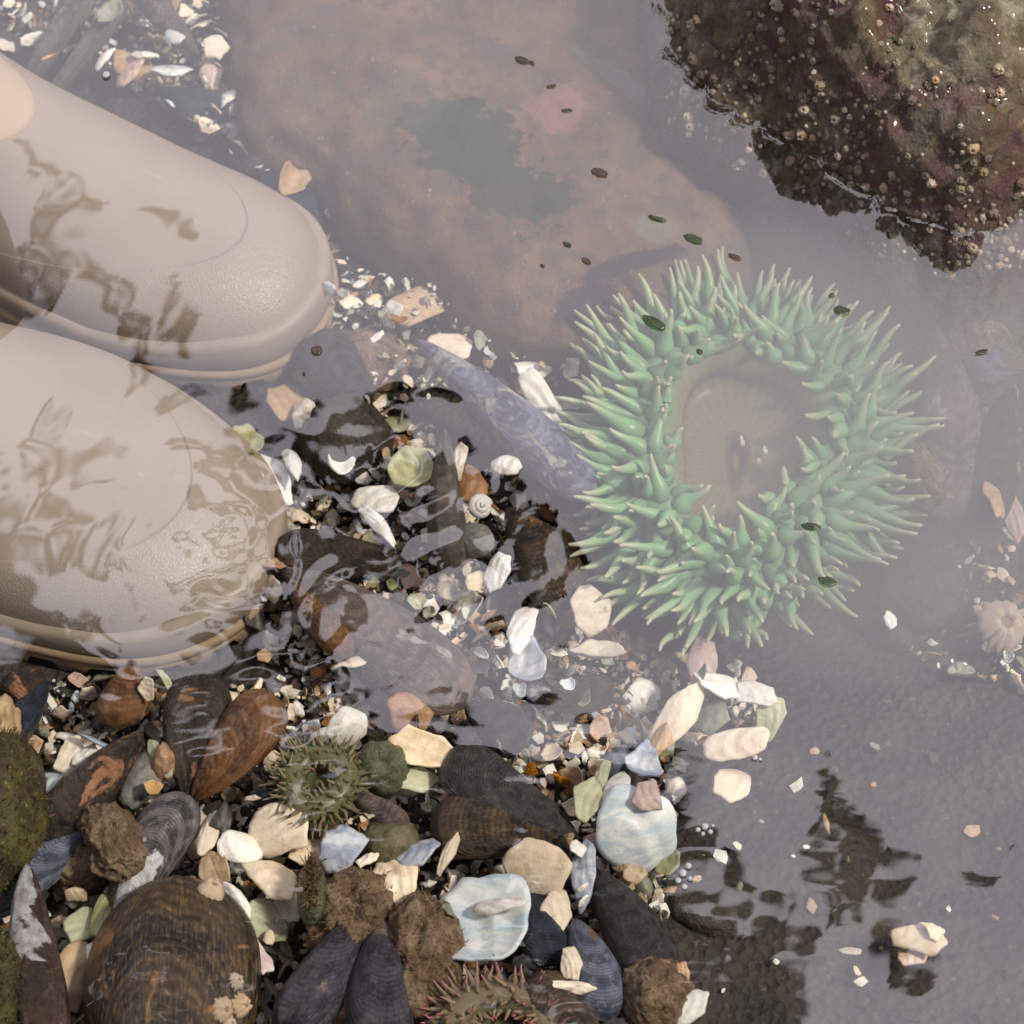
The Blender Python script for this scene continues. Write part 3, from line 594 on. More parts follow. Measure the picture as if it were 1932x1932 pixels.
# ------------------------------------------------------------------ hand placed shells
def chip(px, py, w, h, ang, mk, label, z=-.052, seed=1, curv=.25, corners=6, jag=.12, tilt=(0, 0), thick=.0014, name='shell_fragment', group=None, land=None, cat='shell', rough=.0012):
    v, f, ga = plate(w * PX, h * PX / .9, seed, curv, jag, corners, thick, rough)
    o = put(name, sharp(mesh(name, v, f, M[mk], ga), len(f) - 44), None, at(px, py, z))
    o.rotation_euler = (Matrix.Rotation(R(tilt[0]), 3, 'X') @ Matrix.Rotation(R(tilt[1]), 3, 'Y') @ Matrix.Rotation(R(ang), 3, 'Z')).to_euler()
    tag(o, label, cat, group); OCC.append((o.location.x, o.location.y, min(w, h) * .36 * PX))
    if land: LAND.append((px, py, land))
    return o
H = [
 (1385, 1398, 122, 62, 8, 'cream', 'smooth warm cream oval shell at the edge of the silt', -.046, 101, .35, 9, 'warm cream oval shell'),
 (1385, 1468, 78, 100, -12, 'cream', 'upright cream shell just below the warm cream oval shell', -.050, 102, .4, 8, 'upright cream shell'),
 (1195, 1560, 150, 140, 20, 'pearl', 'broad pearly blue white fan shell beside the fan shaped mussel', -.044, 103, .45, 9, 'pearly fan shell'),
 (1225, 1500, 60, 56, 40, 'pink', 'pale peach chip standing on the pearly fan shell', -.036, 104, .2, 5, None),
 (1160, 1488, 46, 84, -20, 'white', 'white bone like shell piece left of the pearly fan shell', -.040, 105, .8, 8, None),
 (1290, 1340, 60, 150, -32, 'cream', 'long cream and orange shell strip at the edge of the silt', -.044, 106, .5, 7, 'long cream strip'),
 (1258, 1370, 40, 100, -30, 'tan', 'narrow amber shell strip left of the long cream strip', -.047, 107, .6, 7, None),
 (1360, 1290, 100, 70, -20, 'white', 'pale shell flake below the lowest tentacles of the green anemone', -.050, 108, .2, 6, 'pale flake'),
 (1425, 1305, 90, 52, -25, 'white', 'white shell flake at the very edge of the silt', -.050, 109, .25, 6, None),
 (1455, 1352, 54, 84, -15, 'olive', 'pale green shell piece right of the cream oval', -.056, 110, .2, 6, None),
 (1340, 1350, 80, 60, 30, 'grey', 'grey flake between the cream oval and the long cream strip', -.055, 111, .2, 6, None),
 (1330, 1240, 64, 96, -12, 'pink', 'pinkish orange shell piece just below the anemone tentacles', -.052, 112, .4, 6, None),
 (905, 1758, 215, 165, -12, 'pearl', 'large open pearly bowl shell near the bottom edge', -.054, 4113, -.30, 12, 'pearly bowl shell'),
 (940, 1700, 100, 40, -8, 'white', 'white oblong chip lying in the pearly bowl shell', -.042, 114, .3, 7, None),
 (1000, 1640, 130, 100, -8, 'cream', 'rough cream shell lump above the pearly bowl shell', -.044, 115, .35, 6, 'rough cream lump'),
 (745, 1652, 92, 92, 15, 'cream', 'rounded cream shell with fine brown stripes by the fuzzy stone', -.042, 116, .6, 9, 'striped cream shell'),
 (782, 1600, 92, 64, 8, 'blue', 'blue and white shell chip beside the olive pebble', -.044, 117, .35, 6, 'blue and white chip'),
 (842, 1612, 22, 84, -25, 'cream', 'thin upright cream shell sliver right of the striped cream shell', -.040, 118, .3, 6, None),
 (640, 1602, 86, 78, -20, 'blue', 'bluish white shell with a violet stain below the small anemone', -.045, 119, .4, 7, 'violet stained shell'),
 (520, 1560, 130, 84, -8, 'cream', 'bright cream broad shell below the small green anemone', -.043, 120, .45, 8, 'bright cream shell'),
 (512, 1642, 118, 66, -42, 'cream', 'pointed bright cream shell right of the worn white mussel', -.042, 121, .3, 6, 'pointed cream shell'),
 (452, 1590, 82, 66, -20, 'white', 'smooth white shell between worn mussel and bright cream shell', -.046, 122, .5, 9, None),
 (385, 1562, 46, 122, -6, 'cream', 'upright cream strip touching the tip of the worn white mussel', -.048, 123, .3, 6, None),
 (415, 1565, 44, 100, -8, 'dark', 'dark blue strip beside the upright cream strip', -.050, 124, .5, 7, None),
 (405, 1640, 62, 60, 10, 'tan', 'round beige chip right of the worn white mussel', -.052, 125, .2, 8, None),
 (585, 1600, 84, 50, 14, 'cream', 'flat cream chip between the bright cream and violet stained shells', -.050, 126, .2, 6, None),
 (92, 1475, 84, 78, 0, 'pearl', 'pale sea green rounded shell above the mossy stone', -.050, 127, .3, 9, 'sea green shell'),
 (55, 1420, 74, 56, 20, 'tan', 'angular tan chip at the tip of the slate navy mussel', -.050, 128, .15, 5, None),
 (130, 1420, 58, 70, -20, 'cream', 'angular cream chip above the sea green shell', -.052, 129, .15, 5, None),
 (158, 1425, 60, 46, 20, 'white', 'small white chip left of the peeling brown mussel', -.050, 130, .2, 6, None),
 (178, 1392, 76, 22, -18, 'blue', 'slim blue shell sliver above the peeling brown mussel', -.045, 131, .5, 7, None),
 (300, 1425, 30, 76, 30, 'olive', 'pale olive oval chip by the gaping rusty mussel', -.050, 132, .4, 8, None),
 (770, 890, 90, 92, 5, 'olive', 'yellow green cupped shell left of the driftwood', -.046, 133, -.5, 8, 'yellow green cup'),
 (708, 935, 110, 64, -10, 'white', 'jumble piece of white shell below the dark rounded stone', -.052, 134, .3, 6, None),
 (716, 985, 34, 110, 35, 'white', 'white bar shaped chip left of the driftwood foot', -.046, 135, .4, 6, None),
 (508, 905, 96, 130, 12, 'white', 'large white shell touching the toe of the lower boot', -.050, 136, .35, 7, 'large white toe shell'),
 (548, 858, 36, 90, 14, 'white', 'white curved sliver beside the toe shell', -.042, 137, .6, 7, None),
 (470, 840, 60, 90, 25, 'olive', 'green grey shell wedged against the upper side of the lower boot', -.055, 138, -.4, 7, None),
 (888, 900, 60, 130, 14, 'rust', 'amber orange shell right of the driftwood', -.050, 139, .5, 7, 'amber shell'),
 (862, 870, 34, 74, -10, 'cream', 'narrow cream strip between driftwood and amber shell', -.046, 140, .2, 6, None),
 (950, 870, 60, 50, -20, 'white', 'small white pebble like chip above the brown banded mussel', -.044, 141, .6, 9, None),
 (780, 1330, 100, 70, 0, 'rust', 'orange translucent shell pieces at the tip of the pinkish grey mussel', -.048, 142, .6, 8, 'orange shell'),
 (660, 1370, 80, 64, 25, 'white', 'white bowed shell left of the orange shell', -.047, 143, .5, 8, None),
 (800, 1420, 120, 60, -4, 'cream', 'cream trough shaped shell above the dark green stone', -.046, 144, -.5, 7, 'cream trough shell'),
 (780, 1470, 100, 44, -3, 'olive', 'yellowish slab of shell under the cream trough shell', -.050, 145, .2, 6, None),
 (985, 1180, 60, 130, -14, 'white', 'long white shell strip right of the pinkish grey mussel', -.048, 146, .4, 7, 'long white strip'),
 (935, 1075, 54, 80, -20, 'white', 'white bent strip below the smooth grey pebble', -.050, 147, .4, 7, None),
 (990, 1260, 80, 90, 10, 'blue', 'grey blue cupped chip below the long white strip', -.054, 148, -.5, 8, None),
 (1130, 1240, 110, 76, -14, 'cream', 'cream cupped shell under the lower left tentacles', -.050, 149, -.4, 8, None),
 (1115, 1150, 90, 80, 20, 'cream', 'blunt cream shell left of the lowest tentacles', -.052, 150, .3, 7, None),
 (800, 570, 150, 84, 26, 'tan', 'tan and grey layered shell under the rim of the red slab', -.066, 151, .3, 6, 'layered tan shell'),
 (850, 648, 96, 54, -14, 'cream', 'pale cream domed shell at the tip of the lavender mussel', -.060, 152, .5, 8, 'pale domed shell'),
 (735, 590, 50, 50, -20, 'white', 'small white chip left of the layered tan shell', -.066, 153, .3, 6, None),
 (655, 560, 50, 56, 20, 'cream', 'cream chip above the toe of the upper boot', -.07, 154, .3, 7, None),
 (1005, 690, 84, 52, -8, 'white', 'white angular shell between slab and lavender mussel', -.064, 155, .2, 5, 'white angular shell'),
 (545, 755, 100, 110, 0, 'tan', 'blurred tan shell in front of the upper boot toe', -.076, 156, .3, 7, 'blurred tan shell'),
 (575, 780, 60, 70, 0, 'cream', 'yellow cream flake resting on the blurred tan shell', -.066, 157, .3, 6, None),
 (1052, 786, 70, 250, 33, 'white', 'long chalky cream shell running along the lavender mussel', -.054, 158, .3, 7, 'long chalky shell'),
 (1900, 570, 120, 38, 6, 'white', 'white elongated shell at the right edge below the boulder', -.058, 159, .4, 8, None),
 (1800, 585, 46, 46, 0, 'white', 'small white chip left of the elongated edge shell', -.062, 160, .3, 7, None),
 (1680, 1165, 24, 36, 10, 'white', 'tiny white chip on the broad dark stone', -.040, 161, .3, 7, None),
 (1880, 930, 40, 90, 15, 'tan', 'tan shell sliver on the dark right edge mussel', -.044, 162, .3, 6, None),
 (1910, 960, 46, 130, 10, 'pink', 'pale pink shell piece above the large tan barnacle', -.06, 163, .3, 7, None),
 (1735, 1762, 120, 56, -10, 'cream', 'cream winged shell lying on the dark silt', -.060, 164, .3, 5, 'winged cream shell'),
 (1765, 1748, 50, 50, 40, 'cream', 'pale triangular tip beside the winged cream shell', -.058, 165, .2, 4, None),
 (1720, 1800, 56, 44, 20, 'pink', 'pinkish chip under the winged cream shell', -.066, 166, .3, 6, None),
 (1600, 1790, 46, 24, -30, 'cream', 'curved cream rim piece on the dark silt', -.066, 167, .4, 6, None),
 (1560, 1555, 10, 40, 12, 'tan', 'thin amber splinter upright on the dark silt', -.068, 168, .2, 5, None),
 (200, 95, 26, 60, -35, 'white', 'white tube like shell behind the upper boot', -.058, 169, .8, 8, None),
 (325, 130, 90, 32, 8, 'pearl', 'greenish white shell sliver behind the upper boot', -.06, 170, .4, 7, 'greenish sliver'),
 (250, 120, 96, 62, -30, 'tan', 'beige shell tangle behind the upper boot', -.064, 171, .3, 6, None),
 (270, 95, 60, 40, -20, 'white', 'white curved chip atop the beige shell tangle', -.056, 172, .5, 7, None),
 (408, 80, 62, 60, 5, 'cream', 'bright cream block of shell at the left rim of the slab', -.058, 173, .3, 5, 'bright cream block'),
 (398, 135, 50, 70, 10, 'pink', 'pinkish shell below the bright cream block', -.066, 174, .3, 6, None),
 (425, 180, 50, 50, 10, 'white', 'grey white chip at the slab corner behind the boot', -.066, 175, .3, 6, None),
 (100, 80, 40, 110, -10, 'tan', 'tan upright shell piece behind the upper boot at the top left', -.062, 176, .4, 7, None),
 (60, 72, 60, 26, 10, 'white', 'pale sliver at the very top left behind the boot', -.064, 177, .4, 7, None),
 (395, 235, 54, 26, -20, 'cream', 'small cream chip by the outer edge of the upper boot', -.066, 178, .3, 6, None),
 (445, 275, 46, 32, -15, 'cream', 'cream chip close to the toe curve of the upper boot', -.068, 179, .3, 6, None),
 (445, 245, 90, 60, -35, 'grey', 'flat grey chip between the slab and the upper boot', -.072, 180, .1, 5, None),
 (605, 590, 60, 60, 0, 'grey', 'grey chip just beyond the tip of the upper boot', -.074, 181, .2, 6, None),
 (-5, 1760, 70, 26, 25, 'white', 'white curved rim shell left of the chevron streaked mussel', -.046, 182, .8, 7, None),
 (165, 1745, 80, 70, 10, 'olive', 'olive flake between the chevron streaked and worn mussels', -.054, 183, .2, 6, None),
 (188, 1720, 34, 110, -8, 'olive', 'upright green grey strip left of the worn white mussel foot', -.050, 184, .3, 6, None),
 (135, 1845, 80, 120, -8, 'tan', 'ribbed beige shell piece right of the chevron streaked mussel', -.052, 185, .4, 6, 'ribbed beige shell'),
 (180, 1800, 40, 70, 10, 'white', 'white splinter left of the big ringed mussel', -.052, 186, .3, 5, None),
 (445, 1690, 90, 30, -55, 'white', 'thin white rim along the right side of the big ringed mussel', -.046, 187, .7, 7, None),
 (500, 1740, 110, 76, 10, 'olive', 'olive cream shell right of the big ringed mussel', -.052, 188, .3, 6, 'olive cream shell'),
 (545, 1700, 60, 80, 0, 'cream', 'cream block left of the fuzzy topped stub', -.054, 189, .3, 6, None),
 (490, 1800, 40, 90, 25, 'pink', 'pale pink sliver beside the big ringed mussel', -.052, 190, .3, 6, None),
 (1080, 1860, 90, 20, -4, 'cream', 'flat cream bar across the foot of the pale rimmed blue shell', -.036, 191, .2, 6, None),
 (1075, 1810, 40, 70, 6, 'cream', 'layered cream chip left of the pale rimmed blue shell', -.040, 192, .3, 6, None),
 (1050, 1720, 60, 90, -10, 'cream', 'cream shell curl above the pale rimmed blue shell', -.046, 193, .5, 7, None),
 (1284, 1850, 30, 70, 4, 'tan', 'amber cream block beside the rough brown stone', -.044, 194, .2, 5, None),
 (1290, 1900, 90, 50, 30, 'white', 'white shell corner at the bottom edge near the rough brown stone', -.046, 195, .3, 6, None),
 (1110, 1510, 62, 80, -10, 'olive', 'square beige flake at the hinge of the fan shaped mussel', -.044, 196, .15, 5, None),
 (1130, 1470, 26, 80, -15, 'olive', 'yellowish upright sliver above the square beige flake', -.044, 197, .2, 5, None),
 (1215, 1450, 70, 70, 0, 'blue', 'blue grey cupped chip above the pearly fan shell', -.048, 198, -.4, 7, None),
 (1100, 1640, 50, 110, -6, 'blue', 'dark blue narrow chip under the fan mussel hinge', -.052, 199, .4, 7, None),
 (700, 1530, 40, 30, 0, 'cream', 'tiny cream chip right of the small green anemone', -.046, 200, .3, 6, None),
 (690, 1620, 50, 26, 40, 'cream', 'pale pointed chip between violet stained shell and olive pebble', -.044, 201, .2, 5, None),
]
for px, py, w, h, ang, mk, lab, z, sd, cv, co, land in H:
    w *= 1.10; h *= 1.12
    rr = random.Random(sd)
    chip(px, py, w, h, ang, mk, lab, z, sd, cv, co, .06, (rr.uniform(-24, 24), rr.uniform(-24, 24)), .0015, land=land, rough=.0005)
# a small coiled snail shell with an open ring end
pts, rad = [], []
for i in range(40):
    a = i / 39 * 2.6 * 2 * math.pi; q = 1 - i / 39 * .82
    pts.append(Vector((math.cos(a) * .0042 * q, math.sin(a) * .0042 * q, i / 39 * .006))); rad.append(.0034 * q)
v, f, a = tube(pts, rad, 12)
o = tag(put('snail_shell', mesh('snail_shell', v, f, M['white']), None, at(905, 958, -.044), (.5, .2, .4)), 'small cream coiled snail shell below the amber shell', 'snail shell'); LAND.append((905, 958, 'coiled snail shell'))

# ------------------------------------------------------------------ sea anemones
def anemone_mat(name, base, tip, disc, mid=None, tip_at=.72):
    t = NT(name); a = t.attr('along'); k = t.attr('zone'); v = t.coord()
    n_ = t.noise(v, 300, 3, .6)
    c_ = t.mix(t.step(a, 0, .55), tuple(x * .62 for x in base), base); c_ = t.mix(t.step(a, tip_at - .25, 1.0), c_, tip)
    d = t.mix(t.step(n_, .4, .65), disc, tuple(x * .75 for x in disc))
    sx = t.n('ShaderNodeSeparateXYZ'); t.set(sx.inputs[0], v); ag = t.math('ARCTAN2', sx.outputs[1], sx.outputs[0])
    rl = t.math('MULTIPLY_ADD', t.math('SINE', t.math('MULTIPLY', ag, 46)), .5, .5); d = t.mix(t.math('MULTIPLY', rl, .45), d, tuple(x * .5 for x in disc))
    c_ = t.mix(k, c_, d)
    if mid:
        r_ = t.attr('ring'); c_ = t.mix(t.step(r_, .4, .7), c_, mid)
    return t.end(c_, .38, t.bump(n_, .15, .0006), .35, .3)
def anemone(name, centre, rx, ry, tube_r, nrings, per, tlen, tw, mk, label, seed, land, z, rot=0.0, lobes=0.0, cat='sea anemone', lo=-70, hi=105):
    r = random.Random(seed); parts = []
    # column and crown: a ring shaped body with a sunken disc
    seg, V, F, Z, Rg = 64, [], [], [], []
    prof = [(0, -.95), (.12, -.93), (.16, -.80), (.20, -.72), (.30, -.75), (.55, -.62)] + [(None, R(-150 - 0) + i * R(24)) for i in range(0)]
    rows = []
    for q, dz in ((.02, -1.25), (.10, -1.15), (.13, -.80), (.19, -.70), (.27, -.80), (.45, -.78), (.62, -.62), (.80, -.25)): rows.append(('d', q, dz))
    for i in range(9): rows.append(('t', -20 + i * 22, 0))
    rows.append(('c', .9, -2.0)); rows.append(('c', 1.0, -3.4))
    def path(th):
        k = 1 + lobes * (math.sin(3 * th + 1.0) * .6 + math.sin(2 * th + .4) * .5); return Vector((math.cos(th) * rx * k, math.sin(th) * ry * k, 0))
    for kind, a_, b_ in rows:
        for j in range(seg):
            th = 2 * math.pi * j / seg; c0 = path(th); n0 = Vector((math.cos(th), math.sin(th), 0))
            if kind == 'd':
                sc_ = Vector((1, 1, 1)); p = c0 * a_; p.z = (b_ * .62 + .02) * tube_r
                if a_ < .3: p = Vector((c0.x * a_ * .62, c0.y * a_ * 1.25, p.z))
            elif kind == 't': ph = R(180 - a_ - 20); p = c0 + n0 * math.cos(ph) * tube_r * -(-1) + Vector((0, 0, math.sin(ph) * tube_r)) if False else c0 + n0 * (-math.cos(R(a_ + 20)) * tube_r) + Vector((0, 0, math.sin(R(a_ + 20)) * tube_r))
            else: p = c0 * a_ + n0 * tube_r * .5; p.z = b_ * tube_r
            V.append(p); Z.append(1.0 if kind == 'd' else max(0, min(.9, .9 - (a_ - 10) / 60)) if kind == 't' else 0); Rg.append(1.0 if kind == 'd' and .05 < a_ < .22 else 0.0)
    for i in range(len(rows) - 1):
        for j in range(seg):
            k = (j + 1) % seg; F.append((i*seg+j, (i+1)*seg+j, (i+1)*seg+k, i*seg+k))
    F.append(tuple(range(seg)))
    parts.append((V, F, {'along': [.3] * len(V), 'zone': Z, 'ring': Rg}))
    for kr in range(nrings):
        ph = R(lo + (hi - lo) * (kr + .5) / nrings); cnt = int(per * (.75 + .5 * kr / max(1, nrings - 1)))
        for j in range(cnt):
            th = 2 * math.pi * (j + (kr % 2) * .5 + r.uniform(-.3, .3)) / cnt; c0 = path(th); n0 = Vector((math.cos(th), math.sin(th), 0)).normalized()
            p2 = ph + r.uniform(-.18, .18); nr = n0 * math.sin(p2) + Vector((0, 0, math.cos(p2) * .8))
            b = c0 + nr * tube_r * .9; L = tlen * r.uniform(.75, 1.15) * (.62 + .46 * min(1, max(0, (p2 + .4) / 1.6))); wd = tw * r.uniform(.85, 1.15)
            side = n0.cross(Vector((0, 0, 1))) * r.uniform(-.5, .5); d = (nr * 1.0 + n0 * (.75 * math.sin(p2)) + side + Vector((0, 0, -.08))).normalized()
            bend = Vector((r.uniform(-.7, .7), r.uniform(-.7, .7), r.uniform(-.3, .4)))
            curl = Vector((r.uniform(-1, 1), r.uniform(-1, 1), r.uniform(-.6, .6)))
            if p2 > .9: bend.z += .40
            pts, rad = [], []; n_ = 11
            for i in range(n_):
                s = i / (n_ - 1); pts.append(b + d * L * s + bend * L * (.75 * s * s - .30 * s ** 4) + curl * L * .12 * math.sin(s * 5.2) + Vector((0, 0, -L * .10 * math.sin(s * 3.1)) ) * (1 if p2 > .6 else .3))
                rad.append(wd * (.70 + .42 * math.sin(min(s * 1.5 + .12, 1) * math.pi)) * (1 - s ** 2.1) + wd * .16)
            tv, tf, ta = tube(pts, rad, 9); parts.append((tv, tf, {'along': ta, 'zone': [0] * len(tv), 'ring': [0] * len(tv)}))
    V, F, A = merge(parts)
    o = put(name, mesh(name, V, F, M[mk], A), None, at(*centre, z), (0, 0, rot)); tag(o, label, cat)
    occupy(centre[0], centre[1], z, (rx + tube_r) / PX * .95); LAND.append((*centre, land)); return o
M['an_big'] = anemone_mat('green_anemone', (.185, .36, .165), (.37, .37, .24), (.27, .215, .085), (.12, .06, .035))
M['an_sm'] = anemone_mat('olive_anemone', (.16, .15, .07), (.27, .13, .10), (.11, .105, .045), tip_at=.9)
M['an_pk'] = anemone_mat('pink_tipped_anemone', (.20, .15, .085), (.38, .13, .16), (.13, .12, .06), tip_at=.75)
big_an = anemone('sea_anemone', (1392, 850), .0455, .069, .0165, 8, 50, .031, .0040, 'an_big', 'large green sea anemone with pointed tentacles and a brown mouth', 5, 'green anemone', -.054, 0, .15, lo=-22, hi=116)
anemone('sea_anemone', (600, 1478), .012, .014, .0065, 5, 30, .0085, .0010, 'an_sm', 'small olive sea anemone with thin red tipped tentacles among cream shells', 6, 'small green anemone', -.044, 0, .10, lo=-45, hi=105)
anemone('sea_anemone', (940, 1950), .020, .017, .008, 5, 40, .0095, .0012, 'an_pk', 'pink tipped sea anemone cut by the bottom edge of the picture', 8, 'pink tipped anemone', -.044, 0, .05)
for px, py, w, h, lab in ((1400, 832, 11, 26, 'white shell crumb lying inside the mouth of the green anemone'), (1443, 848, 12, 20, 'white crumb on the brown disc right of the anemone mouth'), (1432, 868, 11, 11, 'tiny white speck of shell below the crumb on the anemone disc')):
    chip(px, py, w, h, 10, 'white', lab, -.057 if w != 12 else -.056, px, .3, 6, .1, (0, 0), .002, 'shell_crumb')

# ------------------------------------------------------------------ silt hanging in the water round the big anemone
v, f = blob(1, 1, 1, 2, .05, 4); v = np.array([(x * .135, y * .160, z * .041 * max(.06, 1 - min(1, x * x + y * y)) ** .5) for x, y, z in v]); t = NT('silt_haze'); t.t.nodes.remove(t.b)
pv = t.n('ShaderNodeVolumePrincipled'); pv.inputs['Color'].default_value = (.86, .84, .80, 1); pv.inputs['Density'].default_value = 7.5; t.set(t.out.inputs['Volume'], pv.outputs[0])
tag(put('silt_haze', mesh('silt_haze', v, f, t.m), None, at(1600, 800, -.045)), 'pale silt hanging in the water around the green anemone', 'silt', kind='stuff')

# ------------------------------------------------------------------ boots
t = NT('boot_rubber'); v = t.coord(); g = t.attr('seam')
c = t.mix(t.step(t.noise(v, 18, 4, .6), .35, .7), (.315, .250, .198), (.285, .225, .175))
c = t.mix(t.math('MULTIPLY', t.step(t.noise(v, 900, 2, .6), .68, .74), .35), c, (.62, .55, .46))
c = t.mix(t.math('MULTIPLY', t.step(t.math('ABSOLUTE', g), .02, 0), .20), c, (.16, .11, .07))
c = t.mix(t.math('MULTIPLY', t.step(t.noise(t.coord((1, 4, 1)), 55, 5, .7, .6), .60, .70), .30), c, (.46, .40, .34))
c = t.mix(t.math('MULTIPLY', t.step(t.noise(v, 26, 6, .7, .4), .55, .72), .35), c, (.21, .16, .115))
c = t.mix(t.step(t.noise(v, 480, 2, .5), .735, .76), c, (.11, .08, .055))
zz = t.n('ShaderNodeSeparateXYZ'); t.set(zz.inputs[0], t.n('ShaderNodeNewGeometry').outputs['Position'])
c = t.mix(t.step(zz.outputs[2], -.0005, .0012), c, (.42, .355, .305))     # dry rubber above the waterline is paler
wq = t.n('ShaderNodeVectorMath', operation='ADD'); t.set(wq.inputs[0], v); dn = t.n('ShaderNodeVectorMath', operation='SCALE'); t.set(dn.inputs[0], t.noise(v, 160, 3, .6, 0, 1)); dn.inputs['Scale'].default_value = .004; t.set(wq.inputs[1], dn.outputs[0])
mp = t.n('ShaderNodeMapping'); t.set(mp.inputs[0], wq.outputs[0]); mp.inputs[3].default_value = (1.35, .75, 1)
grain = t.step(t.voro(mp.outputs[0], 520, 'DISTANCE_TO_EDGE'), 0, .26)
gz = t.step(g, -.01, .02)
nb = t.bump(t.math('MULTIPLY', grain, t.math('MULTIPLY_ADD', gz, .85, .05)), .28, .0006)
nb = t.bump(t.math('SUBTRACT', 1, gz), .8, .0009, nb); nb = t.bump(t.noise(v, 700, 3, .6), .10, .0004, nb)
M['boot'] = t.end(c, .42, nb, .45)
t = NT('boot_rand'); v = t.coord(); n_ = t.noise(v, 90, 5, .65)
M['rand'] = t.end(t.mix(t.step(n_, .35, .7), (.308, .243, .187), (.27, .21, .16)), .5, t.bump(t.noise(v, 900, 3, .7), .35, .0005), .4)
t = NT('boot_sole'); v = t.coord(); n_ = t.noise(v, 70, 5, .65)
M['sole'] = t.end(t.mix(t.step(n_, .35, .7), (.31, .215, .135), (.24, .165, .10)), .6, t.bump(t.noise(v, 800, 3, .7), .4, .0005), .4)
def boot(toe_px, ang, mirror_y, label, seed, zg=BED, W=.062, toe_len=.092):
    L, zb = .33, .022; sg = -1 if mirror_y else 1
    def half(s):
        p = 2.25; k = (1 - (1 - min(s / toe_len, 1)) ** p) ** (1 / p)
        waist = 1 - .12 * math.exp(-((s - .205) / .05) ** 2)
        heel = 1.0 if s < .28 else max(0, 1 - ((s - .28) / .05) ** 2.4) ** (1 / 2.4)
        return W * k * waist * heel
    def cen(s): return sg * (.010 * math.exp(-((s - .03) / .055) ** 2) - .006)
    def top(s):
        k = (1 - (1 - min(s / .074, 1)) ** 2.3) ** (1 / 2.3)
        h = zb + .040 * k
        if s > .055: h += .10 * (s - .055) + 1.0 * max(0, s - .055) ** 2
        return h
    root = bpy.data.objects.new('boot', None); COL.objects.link(root)
    root.location = at(*toe_px, zg + .03); root.location.z = zg; root.rotation_euler = (0, 0, R(ang))
    tag(root, label, 'boot')
    ss = np.concatenate([.0 + .095 * (1 - np.cos(np.linspace(0, math.pi/2, 48))), np.linspace(.097, .23, 60), np.linspace(.234, L, 26)])
    nv = 56; V, F, S = [], [], []
    for s in ss:
        w, h, cy = half(s), min(top(s), .135), cen(s)
        for k in range(nv):
            th = math.pi * k / (nv - 1); cs, sn = math.cos(th), math.sin(th)
            y = w * math.copysign(abs(cs) ** .92, cs); z = zb - .004 + (h - zb + .004) * sn ** .80
            y *= 1 - .10 * max(0, (z - .05) / .06) * (1 if s > .08 else 0)
            V.append((-s, cy + y, z)); S.append(((s - .175) / .134) ** 2 * (1 if s < .175 else 0) + ((y) / (W * .9)) ** 2 - 1)
    for i in range(len(ss) - 1):
        for k in range(nv - 1): F.append((i*nv+k, i*nv+k+1, (i+1)*nv+k+1, (i+1)*nv+k))
    up = put('upper', mesh('upper', V, F, M['boot'], {'seam': S}), root)
    # shaft rising from the ankle, outside the picture
    V, F = [], []; nr, sg_ = 14, 40
    for i in range(nr):
        q = i / (nr - 1); z = .085 + q * .20; cx = -.272 + .010 * q; rx, ry = .054 - .006 * math.sin(q * 3), .045 + .004 * q
        for k in range(sg_): a = 2 * math.pi * k / sg_; V.append((cx + rx * math.cos(a), cen(.2) + ry * math.sin(a), z + .002 * math.sin(a * 3 + i)))
    for i in range(nr - 1):
        for k in range(sg_): q = (k + 1) % sg_; F.append((i*sg_+k, i*sg_+q, (i+1)*sg_+q, (i+1)*sg_+k))
    put('shaft', mesh('shaft', V, F, M['boot'], {'seam': [-.5] * len(V)}), root)
    # rand: a rubber strip wrapped around the foot, standing higher at the toe
    pts = [(s, -1) for s in ss[::-1]] + [(s, 1) for s in ss[1:]]
    def outline(off):
        o_ = []
        for s, sd in pts: o_.append(Vector((-s, cen(s) + sd * half(s), 0)))
        n = len(o_); r_ = []
        for i in range(n):
            d = (o_[min(i+1, n-1)] - o_[max(i-1, 0)]).normalized(); r_.append(o_[i] + Vector((d.y, -d.x, 0)) * off)
        return r_
    def strip(prof, name, mat, jag=None):
        V, F = [], []; rows = []
        for off, z in prof: rows.append((outline(off), z))
        n = len(pts)
        for r_, z in rows:
            for i in range(n):
                s = pts[i][0]; zz = z(s, i) if callable(z) else z; V.append((r_[i].x, r_[i].y, zz))
        m = len(rows)
        for j in range(m - 1):
            for i in range(n - 1): F.append((j*n+i, j*n+i+1, (j+1)*n+i+1, (j+1)*n+i))
        return put(name, mesh(name, V, F, mat), root)
    def rise(s): return .008 * math.exp(-(s / .05) ** 2)
    wob = lambda s, i: .0008 * noise.noise(Vector((s * 60, i * .05, seed)))
    strip([(-.007, lambda s, i: .0265 + rise(s) + wob(s, i)), (-.001, lambda s, i: .0277 + rise(s) + wob(s, i)), (.0022, lambda s, i: .0268 + rise(s) + wob(s, i)), (.0036, lambda s, i: .0245 + rise(s) * .9), (.0042, lambda s, i: .021 + rise(s) * .4),
           (.0042, .0165), (.0032, .0150), (.0, .0146)], 'toe_rand', M['rand'])
    strip([(.0, .0150), (.0050, .0148), (.0064, .0136), (.0064, .0105), (.0054, .0095), (.0058, lambda s, i: .0085), (.0066, lambda s, i: .0075 if (i // 5) % 2 else .0015), (.0052, lambda s, i: .0068 if (i // 5) % 2 else .0), (-.01, lambda s, i: .0068 if (i // 5) % 2 else .0)], 'outsole', M['sole'])
    for q in (.03, .08, .13, .17):
        p = root.matrix_basis @ Vector((-q, 0, 0)); OCC.append((p.x, p.y, .050))
    return root, V
b1, _ = boot((574, 590), -31, False, 'tan rubber boot nearer the red slab, toe fully under water', 1)
